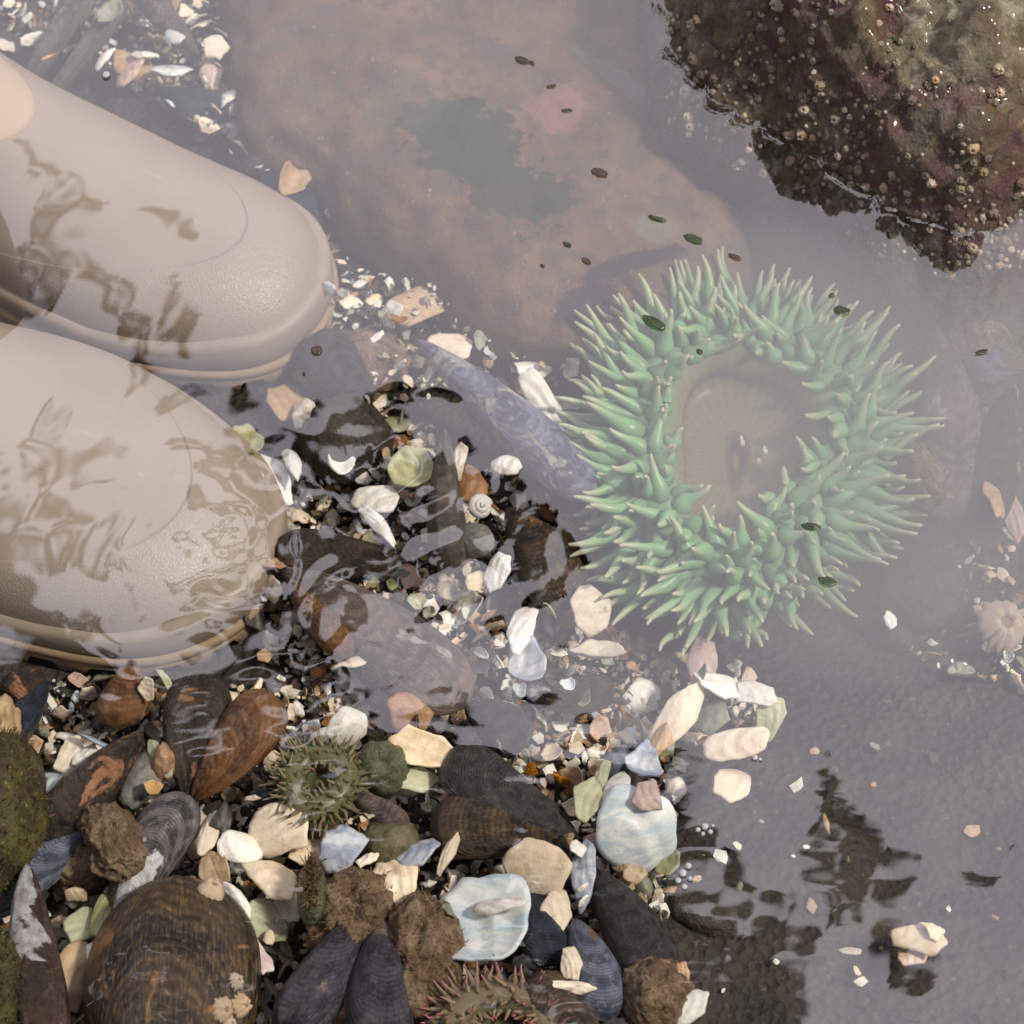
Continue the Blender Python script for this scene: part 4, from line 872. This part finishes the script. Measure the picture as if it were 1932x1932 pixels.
b2, _ = boot((510, 1036), -18, True, 'tan rubber boot in front, its sole edge and lugs showing', 2, W=.082, toe_len=.140)
LAND.append((560, 640, 'upper boot toe')); LAND.append((440, 1130, 'lower boot toe'))
bpy.context.view_layer.update()

# ------------------------------------------------------------------ scattered shell chips and grit
PAL = [('cream', 'cream', 24), ('white', 'white', 26), ('tan', 'tan', 15), ('grey', 'grey green', 10), ('pearl', 'pearly', 6), ('blue', 'blue grey', 7), ('olive', 'olive', 8), ('rust', 'amber brown', 7), ('dark', 'dark', 10), ('pink', 'pinkish', 8)]
ZONES = [  # polygon in photo pixels, count, size range in px
 ([(0, 1280), (560, 1290), (700, 1350), (1240, 1350), (1290, 1450), (1260, 1640), (1260, 1932), (0, 1932)], 124, (30, 104)),
 ([(520, 880), (760, 780), (1060, 960), (1120, 1180), (1320, 1250), (1420, 1260), (1450, 1400), (1200, 1400), (900, 1360), (560, 1330), (480, 1200)], 100, (34, 96)),
 ([(620, 480), (860, 560), (1000, 650), (1130, 680), (1080, 780), (900, 700), (720, 780), (600, 740)], 26, (22, 60)),
 ([(0, 0), (430, 0), (480, 230), (600, 330), (640, 480), (560, 420), (400, 250), (160, 110), (0, 70)], 26, (36, 96)),
 ([(1680, 520), (1932, 500), (1932, 1300), (1700, 1250), (1760, 950)], 14, (24, 64)),
 ([(1300, 1400), (1932, 1300), (1932, 1932), (1300, 1932)], 4, (14, 30)),
]
grid = {}
def hget(x, y): return grid.get((int(x * 250), int(y * 250)), BED)
def hadd(x, y, r, z):
    k = int(r * 250) + 1; cx, cy = int(x * 250), int(y * 250)
    for i in range(-k, k + 1):
        for j in range(-k, k + 1):
            if i*i + j*j <= k*k * .6: grid[(cx+i, cy+j)] = max(grid.get((cx+i, cy+j), BED), z)
def world_bvh():
    V, F = [], []
    for o in sc.objects:
        if o.type != 'MESH': continue
        mw = o.matrix_world; k = len(V); V.extend([mw @ v_.co for v_ in o.data.vertices]); F.extend([tuple(i + k for i in p_.vertices) for p_ in o.data.polygons])
    return BVHTree.FromPolygons(V, F)
bpy.context.view_layer.update(); BV = world_bvh(); placed = []
rs = random.Random(11); made = []; made_n = []
names = [p for p in PAL for _ in range(p[2])]
for poly, cnt, (lo, hi) in ZONES:
    xs = [p[0] for p in poly]; ys = [p[1] for p in poly]; k = tries = 0
    while k < cnt and tries < cnt * 200:
        tries += 1; px, py = rs.uniform(min(xs), max(xs)), rs.uniform(min(ys), max(ys))
        if not inside(poly, px, py): continue
        s = lo + (hi - lo) * rs.random() ** 1.5; r = s * PX / 2; d_ = ray(px, py); hit = BV.ray_cast(EYE, d_)[0]
        if hit is None: continue
        top_z = rs.random(); lim = -.064 if top_z < .88 else -.054
        if hit.z > lim: continue
        ok = True
        for k2 in range(6):                        # most of the chip has to show
            h2 = BV.ray_cast(EYE, ray(px + math.cos(k2 * 1.047) * s * .3, py + math.sin(k2 * 1.047) * s * .3))[0]
            if h2 is None or h2.z > lim + .012: ok = False
        if not ok or any((px - x) ** 2 + (py - y) ** 2 < ((s + s2) * .30) ** 2 for x, y, s2 in placed): continue
        p = hit; z = hit.z + rs.uniform(.003, .009); placed.append((px, py, s))
        mk, cname, _ = rs.choice(names); asp = rs.uniform(.42, .95)
        kind = rs.random(); corners = 5 if kind < .45 else 7 if kind < .8 else 10
        shape = ('sliver' if asp < .55 else 'angular chip' if corners == 5 else 'flake' if corners == 7 else 'rounded chip')
        q = at(px, py, z); v, f, ga = plate(s * PX, s * asp * PX, 1000 + len(made), rs.choice([.2, .45, .8, -.8, -.5, .6]), .09, corners, rs.uniform(.0007, .0014), .0005, 5, 30)
        o = put('shell_chip', sharp(mesh('shell_chip', v, f, M[mk], ga), len(f) - 30), None, q)
        o.rotation_euler = (Matrix.Rotation(R(rs.gauss(0, 32)), 3, 'X') @ Matrix.Rotation(R(rs.gauss(0, 32)), 3, 'Y') @ Matrix.Rotation(rs.uniform(0, 6.28), 3, 'Z')).to_euler()
        made.append((o, px, py, s, cname, shape)); k += 1
    made_n.append((k, tries))
print('CHIPS', len(made))
lab = {}
for o, px, py, s, cname, shape in made:
    near = sorted(LAND, key=lambda l: (l[0] - px) ** 2 + (l[1] - py) ** 2)[0]; dx, dy = px - near[0], py - near[1]
    d = ('right of' if dx > 0 else 'left of') if abs(dx) > abs(dy) * 1.2 else ('below' if dy > 0 else 'above')
    size = 'small' if s < 40 else 'broad' if s > 66 else ''
    lab.setdefault(' '.join(f'{size} {cname} shell {shape} {d} the {near[2]}'.split()), []).append((math.hypot(dx, dy), o))
for l, os_ in lab.items():
    os_.sort(key=lambda q: q[0])
    for i, (_, o) in enumerate(os_):
        tag(o, l if len(os_) == 1 else (('nearest ', 'second nearest ', 'third nearest ', 'fourth nearest ', 'fifth nearest ', 'sixth nearest ') + ('farther ',) * 20)[i] + l, 'shell', 'loose shell chips on the pool bed')
print('ZC', made_n)
# flakes: a drift of broken shell too fine to count
BV = world_bvh(); fp = []
for s_ in range(14): fp.append(plate(1, random.Random(s_).uniform(.5, .95), 3000 + s_, random.Random(s_).choice([.3, .6, -.6, .9]), .1, 4 + s_ % 3, .07, .02, 2, 11)[:2])
V, F, MI = [], [], []; rf = random.Random(31)
FM = [M['cream'], M['white'], M['tan'], M['pearl'], M['grey'], M['pink'], M['dark'], M['olive'], M['blue']]
for poly, cnt in ((ZONES[0][0], 1000), (ZONES[1][0], 1000), (ZONES[2][0], 200), (ZONES[3][0], 160), (ZONES[4][0], 60)):
    xs = [p[0] for p in poly]; ys = [p[1] for p in poly]; k = 0
    while k < cnt:
        px, py = rf.uniform(min(xs), max(xs)), rf.uniform(min(ys), max(ys))
        if not inside(poly, px, py): continue
        k += 1; h = BV.ray_cast(EYE, ray(px, py))[0]
        if h is None or h.z > -.066: continue
        v, f = fp[rf.randrange(14)]; sz = (9 + 22 * rf.random() ** 1.8) * PX; m = Euler((rf.gauss(0, .5), rf.gauss(0, .5), rf.uniform(0, 6.3))).to_matrix(); o = len(V); mi = rf.choice([0, 0, 0, 1, 1, 1, 2, 3, 4, 5, 6, 7, 8])
        c0 = h + Vector((0, 0, rf.uniform(.001, .004))); V.extend([m @ Vector(q) * sz + c0 for q in v]); F.extend([tuple(i + o for i in q) for q in f]); MI.extend([mi] * len(f))
tag(put('shell_flakes', mesh('shell_flakes', V, F, FM, midx=MI, attrs={'grow': [0.0] * len(V)})), 'drift of fine broken cream and white shell flakes over the pool bed', 'shell flakes', kind='stuff')
# grit: crumbs of shell nobody could count
gm = []; GP = [M['cream'], M['tan'], M['grey'], M['white'], M['dark'], M['rust'], M['brownst'], M['darkst']]
protos = []
for s in range(10):
    v, f = blob(1, .72, .22, s + 300, .6, 1, 2.6); protos.append((v, f))
V, F, MI = [], [], []
rg = random.Random(23)
for poly, cnt, dens in ((ZONES[0][0], 3200, 1), (ZONES[1][0], 1900, 1), (ZONES[2][0], 520, 1), (ZONES[3][0], 420, 1), (ZONES[4][0], 300, 1), (ZONES[5][0], 36, 1)):
    xs = [p[0] for p in poly]; ys = [p[1] for p in poly]; k = 0
    while k < cnt:
        px, py = rg.uniform(min(xs), max(xs)), rg.uniform(min(ys), max(ys))
        if not inside(poly, px, py): continue
        k += 1; p = at(px, py, BED + .006); r = .0012 + .0048 * rg.random() ** 2.2; v, f = protos[rg.randrange(10)]
        m = Euler((rg.gauss(0, .6), rg.gauss(0, .6), rg.uniform(0, 6))).to_matrix(); o = len(V); mi = rg.choice([0, 0, 0, 1, 1, 1, 2, 3, 3, 4, 5, 6, 6, 7])
        z = bed_z(p.x, p.y) + rg.uniform(0, .007)
        V.extend([m @ Vector(c_) * r + Vector((p.x, p.y, z)) for c_ in v]); F.extend([tuple(i + o for i in q) for q in f]); MI.extend([mi] * len(f))
tag(put('shell_gravel', mesh('shell_gravel', V, F, GP, midx=MI, smooth=False)), 'fine crushed shell and gravel filling the gaps on the pool bed', 'gravel', kind='stuff')

# ------------------------------------------------------------------ water surface
WIOR = 1.98
t = NT('water'); t.t.nodes.remove(t.b)
fr = t.n('ShaderNodeFresnel'); t.set(fr.inputs['IOR'], t.math('MULTIPLY_ADD', t.n('ShaderNodeNewGeometry').outputs['Backfacing'], 1 / WIOR - WIOR, WIOR))   # same mirror strength from above and below
gl = t.n('ShaderNodeBsdfGlossy'); gl.inputs['Roughness'].default_value = .0
tr = t.n('ShaderNodeBsdfTransparent'); tr.inputs['Color'].default_value = (.97, .975, .965, 1)
mx = t.n('ShaderNodeMixShader'); t.set(mx.inputs[0], fr.outputs[0]); t.set(mx.inputs[1], tr.outputs[0]); t.set(mx.inputs[2], gl.outputs[0]); t.set(t.out.inputs['Surface'], mx.outputs[0])
M['water'] = t.m
xs = axis_pts(-.31, .31, .0016, 2.7); ys = axis_pts(-.36, .42, .0016, 2.7)
X, Y = np.meshgrid(xs, ys); Zw = np.zeros_like(X)
def wave(kx, ky, ph, slope, env=1.0):
    k = math.hypot(kx, ky); return env * slope / k * np.sin(kx * X + ky * Y + ph)
def gauss(px, py, r):
    p = at(px, py, 0); return np.exp(-((X - p.x) ** 2 + (Y - p.y) ** 2) / (r * PX) ** 2)
rw = random.Random(5); tau = 2 * math.pi
for i in range(12):                                   # light chop everywhere
    lam = rw.uniform(.016, .06); a = rw.gauss(math.pi / 2, .8); Zw += wave(tau / lam * math.cos(a), tau / lam * math.sin(a), rw.uniform(0, 6), .0014)
lowband = 1 / (1 + np.exp((Y - at(900, 1300, 0).y) / .02)) * (.35 + .65 / (1 + np.exp((X - at(1230, 1500, 0).x) / .012)))
for i in range(9):                                    # finer cross ripples towards the viewer
    lam = rw.uniform(.008, .018); a = rw.gauss(math.pi / 2, .25); Zw += wave(tau / lam * math.cos(a), tau / lam * math.sin(a), rw.uniform(0, 6), .0023, lowband)
for (px, py, r, lam, sl) in ((330, 1060, 330, .015, .006), (420, 1000, 320, .021, .010), (700, 860, 300, .024, .012)):
    p = at(px, py, 0); d = np.hypot(X - p.x, Y - p.y) + .0035 * np.sin(X * 95 + Y * 40) + .0025 * np.sin(Y * 170 - X * 60 + 2) + .0016 * np.sin(X * 260 + 1)    # rings spreading from the toe of the boot
    Zw += gauss(px + 200, py + 90, r) * sl * lam / tau * np.sin(d * tau / lam + .6 * np.sin(np.arctan2(Y - p.y, X - p.x) * 5 + d * 40))
for (px, py, r, sl) in ((800, 1000, 420, .010), (330, 900, 260, .0035), (700, 1330, 420, .006)):
    for i in range(5):
        lam = rw.uniform(.02, .045); a = rw.uniform(0, 3.1); Zw += wave(tau/lam*math.cos(a), tau/lam*math.sin(a), rw.uniform(0, 6), sl * .5, gauss(px, py, r))
# the surface climbs a little where it meets the boulder and the boots
trees = [bvh_boulder]
for b in (b1, b2):
    u = b.children[0]; mw = u.matrix_world; trees.append(BVHTree.FromPolygons([mw @ v_.co for v_ in u.data.vertices], [tuple(p_.vertices) for p_ in u.data.polygons]))
boxes = [(at(1230, 0, 0).x, at(1230, 560, 0).y, .32, .43), (-.32, at(0, 900, 0).y, at(170, 0, 0).x, at(0, 0, 0).y)]
for (x0, y0, x1, y1), tl, amp in ((boxes[0], trees[:1], .0021), (boxes[1], trees[1:], .0012)):
    js, is_ = np.where((X > x0) & (X < x1) & (Y > y0) & (Y < y1))
    for j, i in zip(js, is_):
        q = Vector((X[j, i], Y[j, i], 0)); best = .02
        for tr_ in tl:
            h = tr_.find_nearest(q, .02)
            if h[0] is not None: best = min(best, h[3])
        if best < .02: Zw[j, i] += amp * math.exp(-best / .0042)
n = len(xs); V = np.stack([X.ravel(), Y.ravel(), Zw.ravel()], -1)
me = bpy.data.meshes.new('water'); nf = (n - 1) * (len(ys) - 1)
jj, ii = np.meshgrid(np.arange(len(ys) - 1), np.arange(n - 1), indexing='ij'); a0 = (jj * n + ii).ravel()
me.vertices.add(len(V)); me.vertices.foreach_set('co', V.ravel()); me.loops.add(nf * 4); me.loops.foreach_set('vertex_index', np.stack([a0, a0 + 1, a0 + n + 1, a0 + n], -1).ravel())
me.polygons.add(nf); me.polygons.foreach_set('loop_start', np.arange(nf) * 4); me.polygons.foreach_set('use_smooth', [True] * nf); me.update(); me.validate(); me.materials.append(M['water'])
tag(put('water', me), kind='structure')

# ------------------------------------------------------------------ dark gaps of the reflection built as floating scraps; bubbles
SCR = [(985, 112, 34, 14, -24, 'scrap', 'dark oval reflection gap modelled near the top of the slab, farthest from the boots'), (1003, 118, 14, 8, -40, 'scrap', 'tiny dark modelled reflection gap touching the topmost one'),
 (1040, 162, 22, 9, 8, 'scrap', 'small brown reflection gap modelled afloat, second from the top'), (1070, 207, 26, 11, 8, 'scrap', 'reddish brown reflection gap modelled afloat over the pink patch of the slab'),
 (1132, 325, 38, 20, -18, 'scrap', 'plump brown reflection gap modelled afloat in the middle of the slab'), (1240, 411, 44, 13, -22, 'scrapg', 'slender olive reflection gap modelled afloat over the pale green patch'),
 (1308, 450, 46, 20, -28, 'scrapg', 'olive leaf shaped reflection gap modelled afloat left of the boulder shadow'), (1070, 460, 22, 10, -35, 'scrap', 'small dark reflection gap modelled afloat above the purple stain'),
 (1106, 491, 28, 12, -40, 'scrap', 'dark pointed reflection gap modelled afloat just above the purple stain'), (1234, 608, 56, 22, -34, 'scrapg', 'largest olive reflection gap modelled afloat at the upper left tentacles of the anemone'),
 (1386, 484, 28, 10, -20, 'scrap', 'narrow dark reflection gap modelled afloat above the anemone'), (1023, 500, 12, 6, -40, 'scrap', 'tiny dark reflection gap modelled afloat near the lower rim of the slab'),
 (1588, 585, 40, 18, -10, 'scrapg', 'green reflection gap modelled over the upper right tentacles'), (1320, 662, 16, 12, -60, 'scrapg', 'tiny green reflection gap modelled at the upper left of the anemone disc'),
 (1530, 992, 38, 14, -10, 'scrapg', 'green reflection gap modelled over the right tentacles beside the disc'), (1560, 1096, 40, 16, -14, 'scrapg', 'green reflection gap modelled over the lower right tentacles'),
 (598, 660, 24, 20, 10, 'scrap', 'black speck of reflection gap modelled beside the tip of the upper boot'), (1852, 664, 26, 9, 14, 'scrap', 'brown reflection gap modelled afloat at the right edge under the boulder'),
 (1570, 556, 14, 10, 20, 'scrapg', 'tiny green reflection gap modelled above the upper right tentacles'), (573, 704, 6, 6, 0, 'scrap', 'tiny black reflection gap modelled below the black speck')]
for i, (px, py, w, h, ang, mk, lb) in enumerate(SCR):  # each scrap stands in for a gap in the mirrored sky
    v, f, ga = plate(w * PX, h * PX * 1.15, 700 + i, .08, .1, 10, .0005, .0003, 4, 26)
    o = put('weed_or_reflection_gap', mesh('weed_or_reflection_gap', v, f, M[mk]), None, at(px, py, .0008), (0, 0, R(ang * 1.1))); tag(o, lb, 'seaweed', 'dark reflection gaps modelled as floating scraps')
t = NT('foam_bubble'); t.set(t.b.inputs['Base Color'], (.9, .9, .92)); t.b.inputs['Roughness'].default_value = .08; t.b.inputs['Transmission Weight'].default_value = .6; t.b.inputs['IOR'].default_value = 1.2; M['bub'] = t.m
def bubbles(px, py, spots, label):
    parts = []
    for dx, dy, r in spots:
        r *= .72; v, f = blob(r * PX, r * PX, r * PX * .7, 1, 0, 3); parts.append(([Vector(q) + Vector((dx * PX, -dy * PX, r * PX * .3)) for q in v], f))
    V, F, _ = merge(parts); tag(put('foam_bubbles' if len(spots) > 1 else 'air_bubble', mesh('bubbles', V, F, M['bub']), None, at(px, py, .0005)), label, 'bubble')
bubbles(200, 142, [(0, 0, 11)], 'single clear bubble afloat behind the upper boot')
bubbles(1330, 1560, [(0, 0, 8), (-12, 6, 6), (9, 10, 6), (-4, 14, 5), (14, -2, 4)], 'cluster of white foam bubbles afloat on the dark silt')
bubbles(1288, 1648, [(0, 0, 9), (10, -14, 8), (-8, 14, 7), (2, 26, 7), (12, 10, 6)], 'larger cluster of foam bubbles afloat near the pearly fan shell')
bubbles(1424, 1430, [(0, 0, 7), (9, 3, 4)], 'pair of tiny bubbles afloat beside the upright cream shell')

# ------------------------------------------------------------------ unseen tree, crown shaped to put dark patches into the water's reflection
HC = 4.0
def leaf_fill(poly, count, size, layers, seed, holes=()):
    r = random.Random(seed); V, F = [], []; xs = [p[0] for p in poly]; ys = [p[1] for p in poly]; k = 0; tries = 0
    while k < count and tries < count * 40:
        tries += 1; px, py = r.uniform(min(xs), max(xs)), r.uniform(min(ys), max(ys))
        if not inside(poly, px, py) or any(((px - hx) / rx) ** 2 + ((py - hy) / ry) ** 2 < 1 for hx, hy, rx, ry in holes): continue
        k += 1; c_ = mirror(px, py, HC + r.uniform(0, layers)); s = size * r.uniform(.6, 1.3); m = Euler((r.gauss(0, .4), r.gauss(0, .4), r.uniform(0, 6.28))).to_matrix(); o = len(V)
        for x, y in ((-1, 0), (-.45, .42), (.2, .46), (1, 0), (.2, -.46), (-.45, -.42)): V.append(c_ + m @ Vector((x * s, y * s, -.1 * s * abs(x))))
        F.append(tuple(range(o, o + 6)))
    return V, F
CAN = [  # dark parts of the reflection, as outlines in photo pixels
 ([(-500, 1268), (60, 1285), (250, 1275), (330, 1235), (420, 1260), (520, 1330), (640, 1350), (760, 1345), (860, 1390), (1010, 1370), (1180, 1400), (1250, 1470), (1300, 1490), (1275, 1550), (1330, 1590), (1250, 1640), (1310, 1690), (1400, 1640), (1385, 1700), (1310, 1760), (1400, 1800), (1470, 1715), (1500, 1790), (1450, 1830), (1545, 1850), (1490, 1890), (1530, 1930), (1440, 1960), (1560, 2300), (-500, 2300)], 5200, .050, .30,
  [(600, 1500, 60, 22), (1320, 1455, 80, 50), (1000, 1330, 70, 40), (960, 1395, 60, 34), (1040, 1420, 60, 22), (1330, 1690, 60, 44), (970, 1580, 26, 60), (960, 1745, 70, 26), (930, 1850, 110, 14), (700, 1370, 80, 12), (1150, 1680, 60, 16), (500, 1370, 30, 10), (330, 1300, 20, 30), (240, 1860, 60, 12), (1360, 1830, 70, 22), (60, 1640, 26, 12), (420, 1425, 26, 12)]),
 ([(560, 810), (640, 770), (745, 765), (760, 830), (650, 900), (570, 880)], 120, .036, .15, []),
 ([(440, 780), (475, 775), (490, 850), (545, 880), (500, 900), (450, 870)], 60, .030, .15, []),
 ([(510, 985), (640, 960), (700, 975), (760, 880), (850, 860), (900, 880), (880, 960), (960, 900), (1010, 960), (1010, 1060), (1090, 1090), (960, 1130), (860, 1050), (770, 1090), (640, 1110), (520, 1060)], 520, .036, .2, [(640, 930, 40, 30), (760, 1000, 26, 60)]),
 ([(530, 1085), (610, 1100), (665, 1230), (600, 1225), (560, 1190), (520, 1130)], 110, .030, .15, []),
 ([(430, 1165), (545, 1190), (620, 1290), (560, 1300), (430, 1210)], 130, .030, .15, []),
 ([(20, 245), (62, 250), (105, 335), (150, 345), (205, 378), (145, 385), (195, 440), (120, 425), (112, 470), (190, 492), (260, 545), (290, 640), (292, 735), (235, 745), (225, 640), (205, 570), (150, 520), (118, 500), (110, 570), (-10, 575), (-10, 480), (50, 470), (82, 420), (70, 320)], 330, .018, .15, []),
 ([(315, 500), (345, 560), (350, 640), (335, 660), (318, 580)], 40, .018, .1, []),
 ([(265, 390), (320, 395), (358, 410), (352, 432), (318, 425), (270, 402)], 36, .018, .1, []),
 ([(-10, 850), (60, 845), (110, 740), (125, 860), (200, 850), (225, 905), (160, 880), (110, 900), (140, 960), (190, 1000), (255, 1020), (200, 1062), (-10, 1070)], 190, .018, .15, [(20, 905, 24, 70), (150, 930, 30, 20), (60, 1000, 40, 12)]),
 ([(305, 790), (350, 785), (400, 830), (450, 890), (490, 955), (470, 985), (400, 960), (375, 900), (335, 850)], 150, .018, .15, []),
 ([(320, 1080), (400, 1040), (480, 985), (500, 1040), (440, 1110), (400, 1160), (340, 1170), (310, 1130)], 90, .016, .15, [(410, 1090, 30, 12), (450, 1040, 30, 10)]),
 ([(-10, 1085), (60, 1110), (180, 1150), (245, 1212), (-10, 1195)], 150, .018, .15, []),
 ([(1530, 1425), (1600, 1445), (1610, 1520), (1650, 1560), (1640, 1610), (1700, 1640), (1690, 1690), (1640, 1670), (1640, 1740), (1600, 1770), (1545, 1765), (1535, 1700), (1560, 1640), (1515, 1590), (1570, 1560), (1520, 1500)], 170, .024, .15, [(1600, 1745, 16, 22)]),
 ([(1525, 1425), (1560, 1415), (1545, 1450)], 20, .014, .1, []),
 ([(1690, 1765), (1735, 1800), (1735, 1865), (1690, 1865), (1665, 1800)], 70, .024, .15, []),
 ([(1830, 1636), (1900, 1640), (1895, 1685), (1865, 1690)], 40, .022, .15, []),
]
rh = random.Random(77)
for _ in range(46):
    CAN[0][4].append((rh.uniform(0, 1260), rh.uniform(1300, 1932), rh.uniform(16, 52), rh.uniform(8, 18)))
tree = bpy.data.objects.new('reflection_tree', None); COL.objects.link(tree); tree.location = (-2.6, 4.6, .2)
tag(tree, 'unseen leafy tree beyond the frame, its crown shaped to mirror dark patches in the water', 'tree')
V, F = [], []
for i, c_ in enumerate(CAN):
    v, f = leaf_fill(c_[0], c_[1], c_[2], c_[3], 40 + i, c_[4]); o = len(V); V.extend(v); F.extend([tuple(k + o for k in q) for q in f])
cr = put('crown', mesh('crown', [Vector(q) - tree.location for q in V], F, M['leaf'], smooth=False), tree)
limbs = []
base = Vector(tree.location); top_ = Vector((-2.0, 4.2, 4.6))
limbs.append(tube([base + Vector((0, 0, -.3)), base.lerp(top_, .4) + Vector((-.15, .1, 0)), base.lerp(top_, .75), top_], [.20, .16, .13, .10], 12))
for (px, py), (qx, qy) in (((200, 1700), (900, 1650)), ((-300, 1500), (400, 1320)), ((600, 1800), (1400, 1750))):
    a = mirror(px, py, HC + .35); b = mirror(qx, qy, HC + .30); limbs.append(tube([top_, top_.lerp(a, .5) + Vector((0, 0, .25)), a, a.lerp(b, .5) + Vector((0, 0, .05)), b], [.09, .07, .05, .035, .015], 9))
V, F, _ = merge([(l[0], l[1]) for l in limbs])
put('trunk', mesh('trunk', [Vector(q) - base for q in V], F, M['bark']), tree)

# ------------------------------------------------------------------ light, sky, camera
SUN_EL, SUN_AZ = 52, 105          # azimuth measured from +y clockwise: light from the right
w = bpy.data.worlds.new('World'); sc.world = w; w.use_nodes = True; nt = w.node_tree; bg = nt.nodes['Background']
sky = nt.nodes.new('ShaderNodeTexSky'); sky.sky_type = 'NISHITA'; sky.sun_disc = False; sky.sun_elevation = R(SUN_EL); sky.sun_rotation = R(SUN_AZ); sky.dust_density = 4; sky.air_density = 1
tc = nt.nodes.new('ShaderNodeTexCoord'); nz = nt.nodes.new('ShaderNodeTexNoise'); nz.inputs['Scale'].default_value = 2.2; nz.inputs['Detail'].default_value = 4; nt.links.new(tc.outputs['Generated'], nz.inputs['Vector'])
rp = nt.nodes.new('ShaderNodeValToRGB'); rp.color_ramp.elements[0].position = .3; rp.color_ramp.elements[0].color = (13.7, 13.0, 14.4, 1); rp.color_ramp.elements[1].position = .7; rp.color_ramp.elements[1].color = (16.9, 16.2, 17.8, 1); nt.links.new(nz.outputs[0], rp.inputs[0])
dt = nt.nodes.new('ShaderNodeVectorMath'); dt.operation = 'DOT_PRODUCT'; dt.inputs[1].default_value = (0, math.cos(R(54)), math.sin(R(54))); nt.links.new(tc.outputs['Generated'], dt.inputs[0])
br = nt.nodes.new('ShaderNodeMapRange'); br.interpolation_type = 'SMOOTHSTEP'; br.inputs[1].default_value = .78; br.inputs[2].default_value = .95; br.inputs[3].default_value = .26; br.inputs[4].default_value = 1.45; nt.links.new(dt.outputs['Value'], br.inputs[0])
ml = nt.nodes.new('ShaderNodeVectorMath'); ml.operation = 'SCALE'; nt.links.new(rp.outputs[0], ml.inputs[0]); nt.links.new(br.outputs[0], ml.inputs['Scale'])
mx = nt.nodes.new('ShaderNodeMix'); mx.data_type = 'RGBA'; mx.inputs[0].default_value = .88; nt.links.new(sky.outputs[0], mx.inputs[6]); nt.links.new(ml.outputs[0], mx.inputs[7]); nt.links.new(mx.outputs[2], bg.inputs['Color']); bg.inputs['Strength'].default_value = .10
ld = bpy.data.lights.new('sun', 'SUN'); ld.energy = 3.9; ld.angle = R(7); ld.color = (1, .93, .82); lo = bpy.data.objects.new('sun', ld); COL.objects.link(lo)
sd = Vector((math.sin(R(SUN_AZ)) * math.cos(R(SUN_EL)), math.cos(R(SUN_AZ)) * math.cos(R(SUN_EL)), math.sin(R(SUN_EL)))); lo.rotation_euler = (-sd).to_track_quat('-Z', 'Y').to_euler(); lo.location = sd * 6
cd = bpy.data.cameras.new('camera'); cam = bpy.data.objects.new('camera', cd); COL.objects.link(cam); cam.location = EYE
cam.rotation_euler = FWD.to_track_quat('-Z', 'Y').to_euler(); cd.sensor_width = 36; cd.lens = 18 / HALF; cd.clip_start = .05; cd.clip_end = 200
cd.dof.use_dof = True; cd.dof.focus_distance = 1.47; cd.dof.aperture_fstop = 18
sc.camera = cam
sc.view_settings.view_transform = 'Standard'; sc.view_settings.look = 'None'; sc.view_settings.gamma = 1; sc.view_settings.exposure = -0.04
sc.cycles.use_denoising = True; sc.cycles.transparent_max_bounces = 12; sc.cycles.max_bounces = 6; sc.cycles.caustics_reflective = False; sc.cycles.caustics_refractive = False
try: sc.cycles.denoiser = 'OPENIMAGEDENOISE'
except Exception: pass
